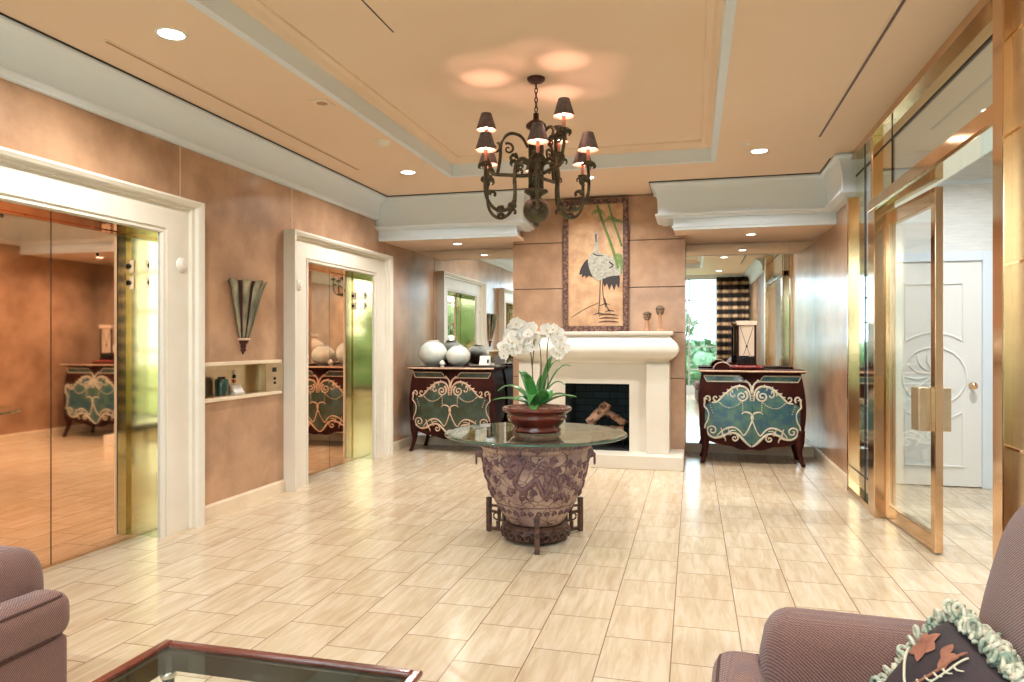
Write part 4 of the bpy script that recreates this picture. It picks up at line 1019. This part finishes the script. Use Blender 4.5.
t = empty('glass_tabletop', (TCX, TCY, .735), 'round clear glass tabletop resting on the stoneware urn', 'tabletop')
RT = .643
part('glass_disc', MB().lathe([(.0001, .7352), (RT-.03, .7352), (RT-.008, .7375)], (TCX, TCY, 0), 96, cap=False).lathe([(RT-.006, .7555), (RT-.035, .758), (.0001, .758)], (TCX, TCY, 0), 96, cap=False), M_tglass, t)
part('bevelled_edge', MB().lathe([(RT-.008, .7375), (RT, .741), (RT, .751), (RT-.006, .7555)], (TCX, TCY, 0), 96, cap=False), M_gedge, t, smooth=True)

def orchid():
    px, py, pz = -1.075, 4.93, .7585
    t = empty('potted_orchid', (px, py, pz), 'white orchid in a wide oxblood glazed bowl on the glass tabletop', 'potted plant')
    prof = [(.0001, 0), (.16, 0), (.172, .008), (.174, .02), (.158, .034), (.172, .05), (.196, .075), (.21, .10), (.212, .112), (.204, .118), (.206, .128), (.222, .138), (.240, .150), (.248, .162), (.246, .172), (.236, .176), (.214, .166), (.2, .15), (.19, .13), (.0001, .12)]
    part('bowl', MB().lathe(prof, (px, py, pz), 56), M_bowl, t, smooth=True)
    rnd = random.Random(4)
    part('potting_bark', MB().lathe([(.206, .150), (.18, .168), (.12, .182), (.05, .188), (.0001, .19)], (px, py, pz), 36, cap=False, rf=lambda a, z: 1+.02*math.sin(7*a)), M_bark, t, smooth=True)
    ck = MB()
    for _ in range(130):
        a = rnd.uniform(0, 2*PI); r = .2*math.sqrt(rnd.random()); ck.ball((px+r*math.cos(a), py+r*math.sin(a), pz+.172+.018*(1-r/.2)), rnd.uniform(.008, .016), 4, (rnd.uniform(.6, 1.6), 1, .7))
    c = part('bark_chips', ck, M_bark, t); c['kind'] = 'stuff'
    Z = pz+.18
    def leaf(dx, dy, up, L, w, droop, base=(0, 0)):
        d = Vector((dx, dy, 0)).normalized(); n = Vector((-d.y, d.x, 0)); nu = 14
        def fn(a, b):
            s = a*L; zz = up*math.sin(min(1, a*1.1)*PI/2)*L-droop*a*a*L
            ww = 1.25*w*math.sin(PI*min(.98, .12+.86*a)**.75)*(1 if a < 1 else 0); q = (b-.5)*2
            return Vector((px+base[0], py+base[1], Z))+d*s*(1-.25*up)+n*q*ww*.5+Vector((0, 0, zz+abs(q)*.018*(1-a)))
        o = part('leaf', MB().grid(fn, nu, 6), M_leaf, t, smooth=True); s_ = o.modifiers.new('s', 'SOLIDIFY'); s_.thickness = .004
    for (dx, dy, up, L, w, dr, b) in [(-1, -.15, .25, .31, .085, .12, (-.03, 0)), (-1, .15, .62, .33, .08, .32, (-.03, .02)), (-.75, .5, 1.1, .24, .075, .1, (-.02, .01)), (-.3, -.6, 1.2, .22, .07, .2, (-.01, 0)), (.75, .1, .9, .26, .08, .35, (.01, 0)), (1, -.1, .35, .29, .085, .1, (.03, 0)), (1, .3, .5, .27, .08, .3, (.02, 0)), (.3, .1, 1.35, .26, .075, .15, (0, 0)),
                                      (.45, .45, 1.55, .24, .05, .1, (.01, .02)), (.85, .35, 1.05, .30, .035, .1, (.02, .02)), (-.1, -1, .8, .20, .075, .7, (0, -.03)), (.6, -.8, .8, .25, .08, .55, (.03, -.02)), (-.55, -.7, .55, .20, .07, .3, (-.02, -.02)), (.2, .8, 1.2, .2, .06, .2, (0, .03)), (.1, -.35, .3, .12, .06, .55, (.0, -.12))]:
        leaf(dx, dy, up, L, w, dr, b)
    # one flower mesh shared by all blossoms
    fl = MB()
    def petal(ang, L, w, cup=.25):
        def fn(a, b):
            q = (b-.5)*2; ww = w*math.sin(PI*(.08+.9*a))**.6 if a < 1 else .001
            x, y = q*ww*.5, a*L; z = cup*L*(a*a*.5-.25*a)+.06*L*q*q
            ca, sa = math.cos(ang), math.sin(ang); return (x*ca-y*sa, x*sa+y*ca, z)
        fl.grid(fn, 7, 5)
    for a, L, w in ((0, .036, .030), (R(76), .038, .044), (R(-76), .038, .044), (R(140), .034, .026), (R(-140), .034, .026)): petal(a, L, w)
    fl.mi = 1; fl.ball((0, -.004, .004), .004, 6, (1, 1.5, 1))
    flower_me = fl.mesh('orchid_flower', [M_petal, M_petalc], True)
    def stemp(P, spots, seed):
        Q = catmull(P, 8); st = part('flower_stem', MB().tube(Q, [.0045, .0035, .0022], 6), M_stem, t, smooth=True)
        r2 = random.Random(seed)
        for (x, y, z) in spots:
            o = bpy.data.objects.new('orchid_flower', flower_me); COL.objects.link(o); o.parent = st
            o.location = Vector((x, y, z))-wloc(t)
            o.rotation_mode = 'XYZ'; o.scale = [r2.uniform(1.15, 1.45)]*3
            o.rotation_euler = (R(90+r2.uniform(-22, 22)), R(r2.uniform(-18, 18)), R(r2.uniform(-38, 38)))
        return st
    r3 = random.Random(11)
    def cluster(cx, cz, rx, rz, n, y):
        out = []
        tries = 0
        while len(out) < n and tries < 3000:
            tries += 1; a = r3.uniform(0, 2*PI); q = math.sqrt(r3.random()); p = (cx+rx*q*math.cos(a), y+r3.uniform(-.05, .05), cz+rz*q*math.sin(a))
            if all((p[0]-o[0])**2+(p[2]-o[2])**2 > .034**2 for o in out): out.append(p)
        return out
    # main head: high centre with a tail arching down to the left
    stemp([(px-.03, py, Z), (px-.035, py+.02, 1.15), (px-.05, py+.02, 1.32), (px-.08, py+.01, 1.44), (px-.14, py-.01, 1.47), (px-.20, py-.03, 1.42), (px-.235, py-.04, 1.34)],
          [(-1.30, 4.87, 1.30), (-1.28, 4.88, 1.345), (-1.265, 4.87, 1.40), (-1.305, 4.88, 1.36), (-1.26, 4.89, 1.33), (-1.235, 4.88, 1.38), (-1.245, 4.87, 1.44), (-1.20, 4.87, 1.34)], 1)
    stemp([(px-.01, py-.01, Z), (px-.03, py-.01, 1.2), (px-.02, py, 1.38), (px-.06, py, 1.50), (px-.12, py-.01, 1.52)], cluster(-1.19, 1.445, .10, .085, 15, 4.89), 2)
    stemp([(px+.0, py, Z), (px+.03, py, 1.18), (px+.02, py+.01, 1.36), (px+.0, py, 1.44)], cluster(-1.13, 1.42, .07, .085, 9, 4.90), 3)
    stemp([(px+.06, py+.02, Z), (px+.075, py+.03, 1.12), (px+.07, py+.02, 1.30), (px+.085, py+.01, 1.43), (px+.115, py, 1.465), (px+.145, py-.01, 1.44), (px+.16, py-.01, 1.36)],
          [(-.95, 4.91, 1.485), (-.975, 4.92, 1.45), (-.915, 4.90, 1.455), (-.895, 4.91, 1.41), (-.93, 4.90, 1.40), (-.905, 4.90, 1.36), (-.88, 4.91, 1.35), (-.90, 4.90, 1.305), (-.925, 4.90, 1.32), (-1.0, 4.91, 1.48)], 4)
orchid()

# ------------------------------------------------------------------ chandelier
def chandelier():
    cx, cy = -1.10, 5.02; t = empty('chandelier', (cx, cy, 2.24), 'verdigris bronze chandelier with scrolling arms and small charcoal shades', 'chandelier')
    part('canopy', MB().lathe([(.0001, 3.262), (.02, 3.264), (.048, 3.272), (.063, 3.285), (.066, 3.30), (.0001, 3.30)], (cx, cy, 0), 28), M_rust, t, smooth=True)
    ch_ = MB()
    for i in range(6):
        z = 3.245-i*.034; pts = [(cx+(.010*math.cos(q*PI/5) if i % 2 else 0), cy+(0 if i % 2 else .010*math.cos(q*PI/5)), z+.021*math.sin(q*PI/5)) for q in range(10)]
        ch_.tube(pts, .0042, 5, closed=True)
    part('chain', ch_, M_rust, t, smooth=True)
    part('top_disc', MB().lathe([(.0001, 3.05), (.02, 3.045), (.022, 3.0), (.05, 2.985), (.06, 2.975), (.072, 2.965), (.074, 2.945), (.06, 2.935), (.03, 2.925), (.0001, 2.925)], (cx, cy, 0), 28), M_rust, t, smooth=True)
    part('column', MB().lathe([(.018, 2.99), (.02, 2.86), (.05, 2.84), (.055, 2.80), (.03, 2.77), (.036, 2.72), (.044, 2.66), (.036, 2.6), (.05, 2.57), (.052, 2.53), (.026, 2.50), (.03, 2.47), (.085, 2.49), (.088, 2.475), (.045, 2.45), (.03, 2.435), (.03, 2.42)], (cx, cy, 0), 24), M_verd, t, smooth=True)
    for a in range(4):
        aa = PI/4+a*PI/2; x, y = cx+.052*math.cos(aa), cy+.052*math.sin(aa); part('column_rod', MB().tube([(x, y, 2.48), (x, y, 2.84)], .012, 8), M_verd, t, smooth=True)
    part('ball', MB().ball((cx, cy, 2.345), .094, 16).ball((cx, cy, 2.245), .02, 8), M_verd, t, smooth=True)
    def acanthus(mb, p, d, s):
        n = Vector((-d.y, d.x, 0))
        if n.length < .1: n = Vector((1, 0, 0))
        for k in (-1, 0, 1):
            dd = (d+n*k*.7).normalized()
            P = [p, p+dd*s*.5+Vector((0, 0, s*.45)), p+dd*s*1.0+Vector((0, 0, s*.35)), p+dd*s*1.15+Vector((0, 0, -s*.05)), p+dd*s*.95+Vector((0, 0, -s*.2))]
            mb.tube(catmull(P, 4), [s*.12, s*.24, s*.2, s*.1, s*.14], 6, flat=.5)
    def arm(ang, r, zbase, lower):
        d = Vector((math.cos(ang), math.sin(ang), 0)); c = Vector((cx, cy, 0)); V = lambda q, z: c+d*q+Vector((0, 0, z))
        if lower: P = [V(.03, 2.60), V(.06, 2.68), V(.11, 2.705), V(.16, 2.67), V(.18, 2.59), V(.175, 2.49), V(.185, 2.40), V(.235, 2.335), V(.31, 2.315), V(r-.03, 2.36), V(r+.005, 2.45), V(r, zbase)]
        else: P = [V(.04, 2.60), V(.10, 2.595), V(.2, 2.60), V(.31, 2.61), V(r-.03, 2.66), V(r, 2.74), V(r, zbase)]
        a = part('arm', MB().tube(catmull(P, 6), [.014, .014, .013, .012, .011], 8), M_verd, t, smooth=True)
        mb = MB()
        if lower:
            acanthus(mb, V(.235, 2.35), -d, .05); acanthus(mb, V(.26, 2.32), d, .05); acanthus(mb, V(.15, 2.70), d, .05); acanthus(mb, V(.17, 2.64), -d, .045); acanthus(mb, V(r, 2.50), -d, .05)
        else:
            mb.tube(catmull([V(.28, 2.605), V(.26, 2.72), V(.25, 2.84), V(.19, 2.90), V(.11, 2.88), V(.06, 2.80)], 6), [.013, .012, .012, .01], 8)
            for q, z in ((.30, 2.80), (.20, 2.79)):
                mb.tube([V(q+.045*(1-i/16)*math.cos(i*.55+(1 if q < .25 else 2)), z+.045*(1-i/16)*math.sin(i*.55+(1 if q < .25 else 2))) for i in range(15)], [.010, .005], 6)
            acanthus(mb, V(.30, 2.62), d, .05); acanthus(mb, V(r, 2.78), -d, .045)
        acanthus(mb, V(r, zbase-.02), d, .045); acanthus(mb, V(r, zbase-.02), Vector((-d.y, d.x, 0)), .04); acanthus(mb, V(r, zbase-.02), Vector((d.y, -d.x, 0)), .04)
        part('acanthus_leaves', mb, M_verd, a, smooth=True)
        o = V(r, zbase)
        part('drip_cup', MB().lathe([(.0001, -.01), (.014, -.008), (.034, .008), (.036, .014), (.0001, .012)], tuple(o), 18), M_verd, a, smooth=True)
        part('candle_sleeve', MB().lathe([(.012, .01), (.012, .102), (.0001, .104)], tuple(o), 14), M_candle, a, smooth=True)
        part('bulb', MB().ball(tuple(o+Vector((0, 0, .122))), .011, 8, (1, 1, 1.7)), M_bulb, a, smooth=True)
        sh = MB(); sh.lathe([(.075, .095), (.038, .215)], tuple(o), 28, cap=False); part('lamp_shade', sh, M_shade, a, smooth=True)
        sh = MB(); sh.lathe([(.0755, .0945), (.0725, .0955), (.0355, .2145), (.0385, .2155)], tuple(o), 28, cap=False); part('shade_lining', sh, M_shadein, a, smooth=True)
        return o
    pts = []
    for k in range(6): pts.append(arm(R(-76+60*k), .41, 2.63, True))
    for k in range(3): pts.append(arm(R(194+120*k), .36, 2.83, False))
    for i, p in enumerate(pts):
        l = bpy.data.lights.new('bulb_light', 'POINT'); l.energy = 2.6; l.color = (1, .55, .42); l.shadow_soft_size = .007
        o = bpy.data.objects.new('bulb_light', l); o.location = p+Vector((0, 0, .15)); COL.objects.link(o)
chandelier()

# ------------------------------------------------------------------ coffee table
def coffee_table():
    x0, x1, y0, y1, z = -1.63, -.755, .75, 1.925, .45
    t = empty('coffee_table', ((x0+x1)/2, (y0+y1)/2, 0), 'low coffee table with reddish wooden rim and inset glass top', 'coffee table')
    for nm, b in (('side_rail', (x0, x0+.03, y0, y1)), ('side_rail', (x1-.03, x1, y0, y1)), ('end_rail', (x0+.03, x1-.03, y1-.03, y1)), ('end_rail', (x0+.03, x1-.03, y0, y0+.03))):
        part(nm, MB().box(b[0], b[1], b[2], b[3], z-.018, z), M_redwood, t, bevel=.006)
    q = .024
    for b in ((x0+q, x0+q+.025, y0+q, y1-q), (x1-q-.025, x1-q, y0+q, y1-q), (x0+q, x1-q, y1-q-.025, y1-q), (x0+q, x1-q, y0+q, y0+q+.025)):
        part('apron', MB().box(b[0], b[1], b[2], b[3], z-.075, z-.014), M_olive, t, bevel=.003)
    part('glass_top', MB().box(x0+.028, x1-.028, y0+.028, y1-.028, z-.014, z-.004), M_cglass, t)
    for sx in (x0+.045, x1-.045):
        for sy in (y0+.045, y1-.045):
            l = part('leg', MB().tube([(sx, sy, 0), (sx, sy, z-.03)], .018, 12), M_olive, t, smooth=True)
            part('leg_collar', MB().lathe([(.0185, .35), (.024, .355), (.024, .37), (.0185, .375)], (sx, sy, 0), 12), M_chrome, l, smooth=True)
    for y in (y0+.045, y1-.045): part('stretcher', MB().tube([(x0+.045, y, .10), (x1-.045, y, .10)], .010, 8), M_olive, t, smooth=True)
coffee_table()

# ------------------------------------------------------------------ armchairs (local: faces -x)
def armchair(loc, rz, label):
    """local frame: front faces -x, width along y, origin at floor centre"""
    t = empty('armchair', (0, 0, 0), label, 'armchair', 'brown ribbed armchairs round the coffee table')
    D, Wd = 1.06, 1.02   # overall
    def p(name, mb, m=M_fab, **k): return part(name, mb, m, t, smooth=True, **k)
    # base with slightly flared kick
    p('base', MB().rbox(-.50, .40, -.50, .50, .03, .31, .03))
    # seat cushion, T-shaped: wide nose in front of the arms
    sc_ = MB(); sc_.rbox(-.53, -.36, -.50, .50, .305, .475, .06, bulge=(.01, 0, .01)); sc_.rbox(-.40, .30, -.31, .31, .305, .475, .06, bulge=(0, 0, .012))
    p('seat_cushion', sc_)
    pip = MB()
    for z in (.322, .458): pip.tube(catmull([(-.40, -.478, z), (-.46, -.476, z), (-.497, -.455, z), (-.512, -.40, z), (-.516, 0, z), (-.512, .40, z), (-.497, .455, z), (-.46, .476, z), (-.40, .478, z)], 5), .006, 6)
    p('piping', pip, M_piping)
    for s in (-1, 1):
        # arm: rounded roll, slightly higher and fuller at front
        y = s*.40
        def fn(a, b, s=s, y=y):
            xx = -.40+.70*a; th = 2*PI*b
            hw = .125; hh = .17; zc = .462
            cy_, cz_ = math.cos(th), math.sin(th)
            ex = 2.6
            yy = y+hw*math.copysign(abs(cy_)**(2/ex), cy_); zz = zc+hh*math.copysign(abs(cz_)**(2/ex), cz_)
            if a < .125:
                k = max(.02, 1-((.125-a)/.125)**2)**.33; yy = y+(yy-y)*k; zz = zc+(zz-zc)*k
            return (xx, yy, zz)
        mb = MB(); n0, n1 = 48, 28; mb.grid(fn, n0, n1)
        mb.add([mb.v[j] for j in range(n1)], [tuple(range(n1))]); mb.add([mb.v[n0*(n1+1)+j] for j in range(n1)], [tuple(range(n1))[::-1]])
        p('arm', mb)
        p('arm_side', MB().rbox(-.38, .38, y-.095, y+.095, .04, .45, .03))
    # back: reclined, rounded top
    def bk(a, b):
        th = 2*PI*b; z = .28+.765*a
        hw = .485; hd = .115+.02*math.sin(PI*a); ex = 5
        c_, s_ = math.cos(th), math.sin(th)
        yy = hw*math.copysign(abs(c_)**(2/ex), c_); xx = hd*math.copysign(abs(s_)**(2/2.6), s_)
        if a > .8:
            k = (a-.8)/.2; q = math.sqrt(max(0, 1-k*k)); yy *= (.90+.10*q); xx *= (.12+.88*q)
        xc = .195+.12*a+.02*a*a
        return (xc+xx, yy, z-.055*(abs(yy)/hw)**4*max(0, (a-.6)/.4))
    mb = MB(); n0, n1 = 34, 48; mb.grid(bk, n0, n1); mb.add([mb.v[n0*(n1+1)+j] for j in range(n1)], [tuple(range(n1))[::-1]])
    p('backrest', mb)
    mb = MB(); P = [bk(a, .0)for a in ()] 
    edge = [Vector(bk(.15+.8*i/14, .565)) for i in range(15)]+[Vector(bk(.95, .565-.13*i/8)) for i in range(1, 8)]+[Vector(bk(.95-.8*i/14, .435-.0)) for i in range(0)]
    for s in (-1, 1):
        for q in (-.40, .36): part('foot', MB().box(q, q+.06, s*.42-.03, s*.42+.03, 0, .035), M_wood, t)
    t.location = loc; t.rotation_euler = (0, 0, rz)
    return t
ac = armchair((.565, 1.74, 0), R(-3), 'brown ribbed armchair holding the ruffled floral cushion, beside the glass storefront')
ac2 = copy_tree(ac); ac2.location = (-2.77, 1.68, 0); ac2.rotation_euler = (0, 0, R(180))
tag(ac2, 'brown ribbed armchair without a cushion, in front of the nearer lift doors')

# floral cushion with ruffle
def cushion():
    S0 = .152
    loc = Vector((.555, 1.83, .575))
    t = empty('cushion', loc, 'dark floral cushion with a thick cream and sage ruffle on the armchair', 'cushion')
    # leans against the backrest: local x normal (faces -x), y width, z height
    M = Matrix.Translation(loc) @ Matrix.Rotation(R(8), 4, 'Z') @ Matrix.Rotation(R(34), 4, 'Y') @ Matrix.Rotation(R(6), 4, 'X')
    mb = MB()
    for s in (-1, 1):
        def fn(a, b, s=s):
            y, z = (a-.5)*2, (b-.5)*2; th = .07*(max(0, (1-y**4)*(1-z**4)))**.6; q = 1-.06*(1-abs(z))*abs(y)-.06*(1-abs(y))*abs(z)
            return (s*th, y*S0*q, z*S0*q)
        mb.grid(fn, 16, 16)
    mb.xform(M); part('body', mb, M_pilblack, t, smooth=True)
    rnd = random.Random(3)
    mb = MB(); n = 96
    for i in range(n):
        f = i/n*4; e = int(f); u = (f-e)*2-1
        y, z = [(u, 1), (1, -u), (-u, -1), (-1, u)][e]
        for k in range(5):
            c = Vector((rnd.uniform(-.026, .026), y*S0*1.02+rnd.uniform(-.012, .012), z*S0*1.02+rnd.uniform(-.012, .012)))
            outd = Vector((rnd.uniform(-.8, .8), y, z)).normalized(); tang = outd.cross(Vector((rnd.uniform(-1, 1), rnd.uniform(-1, 1), rnd.uniform(-1, 1)))).normalized()
            mb.tube(catmull([c, c+outd*.022+tang*.012, c+outd*.032, c+outd*.020-tang*.012, c-tang*.004], 3), .0055, 5)
    mb.xform(M); r = part('ruffle', mb, M_ruffle, t, smooth=True)
    # applique shapes on the front
    def th(y, z): return .07*(max(0, (1-(y/S0)**4)*(1-(z/S0)**4)))**.6+.003
    def strip(name, P, w, m, nseg=6):
        Q = catmull([(0, a*S0, b*S0) for a, b in P], nseg); mb = MB(); mb.tube([(-th(q.y, q.z), q.y, q.z) for q in Q], w, 6, flat=1); mb.xform(M); part(name, mb, m, t, smooth=True)
    def petal(name, c, a, L, w, m):
        mb = MB()
        def fn(u, v):
            q = (v-.5)*2; ww = w*math.sin(PI*(.02+.96*u)); y = c[0]*S0+math.cos(a)*u*L-math.sin(a)*q*ww; z = c[1]*S0+math.sin(a)*u*L+math.cos(a)*q*ww
            return (-th(y, z), y, z)
        mb.grid(fn, 10, 6); mb.xform(M); part(name, mb, m, t, smooth=True)
    for k, a in enumerate((20, 95, 160, 230, 300)): petal('rust_petal', (.42, .45), R(a), .046, .017, M_pilrust)
    for k, a in enumerate((60, 140, 200)): petal('rust_petal', (-.1, .55), R(a), .042, .014, M_pilrust)
    strip('embroidered_border', [(-.25, .85), (-.28, .5), (-.18, .2), (-.05, -.05), (.15, -.3), (.4, -.5), (.8, -.62)], .0035, M_pilrust)
    strip('embroidered_stem', [(-.38, .82), (-.4, .5), (-.3, .15), (-.16, -.12), (.05, -.4), (.3, -.62), (.7, -.78)], .0025, M_pilsage)
    strip('embroidered_stem', [(.75, .2), (.4, .0), (.1, -.15), (-.3, -.2), (-.7, -.1)], .0035, M_pilsage)
    for k in range(9): strip('embroidered_leaf', [(-.40+k*.085, .6-k*.14), (-.50+k*.085, .60-k*.14), (-.58+k*.085, .66-k*.14)], [.0035, .0015], M_pilsage, 2)
    for k in range(5):
        q = .12+.14*k
        strip('lace_fan', [(-.9+q, -.25), (-.82+q*.6, -.4+q*.3), (-.85+q*.2, -.55+q*.1), (-.9, -.2-q)], .0025, M_pilsage, 5)
cushion()

# ------------------------------------------------------------------ ceiling fittings
def downlight(x, y, z, r, lb, grp, e, spread=150, col=(1, .965, .92)):
    t = empty('downlight', (x, y, z), lb, 'ceiling light', grp)
    part('trim_ring', MB().lathe([(r*.98, -.004), (r*1.18, -.010), (r*1.22, -.004), (r*1.22, 0.0)], (x, y, z), 32, cap=False), M_white, t, smooth=True)
    part('lens', MB().lathe([(.0001, -.006), (r, -.004)], (x, y, z), 32), M_lens, t)
    l = bpy.data.lights.new('downlight_lamp', 'AREA'); l.shape = 'DISK'; l.size = r*1.8; l.energy = e; l.color = col; l.spread = R(spread)
    o = bpy.data.objects.new('downlight_lamp', l); o.location = (x, y, z-.02); COL.objects.link(o)
G1 = 'recessed downlights in the lobby ceiling'
E0 = 33
downlight(-2.83, 3.38, ZC, .07, 'recessed downlight near the first lift, the biggest in view', G1, E0)
downlight(-2.81, 6.74, ZC, .07, 'recessed downlight near the second lift, left of the crown corner', G1, E0)
downlight(-1.08, 7.42, ZC, .07, 'recessed downlight in front of the painting', G1, E0)
downlight(.58, 6.77, ZC, .07, 'recessed downlight right of the tray, in front of the right niche', G1, E0)
downlight(.62, 3.3, ZC, .07, 'recessed downlight right of the tray, nearer the armchairs', G1, E0)
downlight(-2.8, .4, ZC, .07, 'recessed downlight close to the windows on the lift side', G1, E0)
downlight(.62, .4, ZC, .07, 'recessed downlight close to the windows on the storefront side', G1, E0)
G2 = 'small downlights in the niche soffits'
downlight(-2.86, 8.45, 2.62, .05, 'small soffit downlight above the commode with vases', G2, 13)
downlight(.64, 8.52, 2.62, .05, 'small soffit downlight above the commode with the lantern lamp', G2, 13)
G3 = 'downlights in the corridor ceiling'
downlight(2.3, 6.4, 3.24, .07, 'corridor downlight beyond the glass, close to the white door', G3, 36, col=(.92, .96, 1))
downlight(2.6, 4.2, 3.24, .07, 'corridor downlight beyond the glass, halfway along', G3, 36, col=(.92, .96, 1))

t = empty('smoke_detector', (-2.588, 5.65, ZC), 'round white smoke detector on the ceiling beside the tray', 'smoke detector')
part('base_plate', MB().lathe([(.0001, -.012), (.062, -.012), (.066, 0), (.0001, 0)], (-2.588, 5.65, ZC), 28), M_white, t, auto=40)
part('sensor', MB().lathe([(.0001, -.04), (.03, -.04), (.046, -.03), (.05, -.012), (.0001, -.012)], (-2.588, 5.65, ZC), 28), M_white, t, auto=40)
t = empty('ceiling_speaker', (-2.592, 4.622, ZC), 'small square tan ceiling speaker plate near the smoke detector', 'speaker')
part('plate', MB().box(-2.66, -2.52, 4.55, 4.69, ZC-.008, ZC), M_base, t, bevel=.002)
part('cone', MB().lathe([(.0001, -.010), (.035, -.010), (.04, -.008), (.04, -.006)], (-2.592, 4.622, ZC), 20), M_statuel, t)
for (x, y0, y1, lb) in ((-3.26, 3.35, 6.54, 'long narrow slot air diffuser in the ceiling along the lift wall'), (1.03, 1.9, 6.44, 'long narrow slot air diffuser in the ceiling along the storefront')):
    t = empty('slot_diffuser', (x, y0, ZC), lb, 'air vent', 'slot diffusers in the ceiling')
    part('flange', MB().box(x-.022, x+.022, y0, y1, ZC-.004, ZC), M_base, t)
    part('slot', MB().box(x-.009, x+.009, y0+.02, y1-.02, ZC-.006, ZC-.002), M_statuel if x < 0 else M_relief, t)
for (x, y, lb) in ((.46, 6.5, 'tiny white sprinkler cap beside the downlight at the right niche'), (-2.5, 6.45, 'tiny white sprinkler cap beside the downlight at the second lift')):
    tag(part('sprinkler_cap', MB().lathe([(.0001, -.01), (.03, -.008), (.034, 0)], (x, y, ZC), 20), M_white, smooth=True), lb, 'sprinkler', 'sprinkler caps in the ceiling')

# ------------------------------------------------------------------ world, camera, view
w = bpy.data.worlds.new('sky'); sc.world = w; w.use_nodes = True; nt = w.node_tree; nt.nodes.clear()
o = N(nt, 'ShaderNodeOutputWorld'); bg = N(nt, 'ShaderNodeBackground', Color=(.68, .85, 1.0, 1), Strength=7.0); nt.links.new(bg.outputs[0], o.inputs[0])
pa = bpy.data.lights.new('window_portal', 'AREA'); pa.shape = 'RECTANGLE'; pa.size = 4.9; pa.size_y = 2.8; pa.cycles.is_portal = True
po = bpy.data.objects.new('window_portal', pa); po.location = (-1.15, YR-.14, 1.62); po.rotation_euler = (R(90), 0, R(0)); COL.objects.link(po)
po.rotation_euler = (R(90), 0, 0)

cam = bpy.data.cameras.new('camera'); co = bpy.data.objects.new('camera', cam); COL.objects.link(co)
cam.sensor_width = 36; cam.sensor_fit = 'HORIZONTAL'; cam.lens = 36*710/1024; cam.clip_start = .03
th = math.atan((693-512)/710)
co.location = (0, 0, 1.4); co.rotation_euler = (R(90), 0, th)
sc.camera = co
sc.view_settings.view_transform = 'Standard'; sc.view_settings.look = 'None'; sc.view_settings.gamma = 1; sc.view_settings.use_curve_mapping = False
sc.view_settings.exposure = 0.16
cy = sc.cycles
cy.max_bounces = 10; cy.diffuse_bounces = 5; cy.glossy_bounces = 6; cy.transparent_max_bounces = 16; cy.transmission_bounces = 6
cy.sample_clamp_indirect = 4; cy.caustics_reflective = False; cy.caustics_refractive = False; cy.use_denoising = True
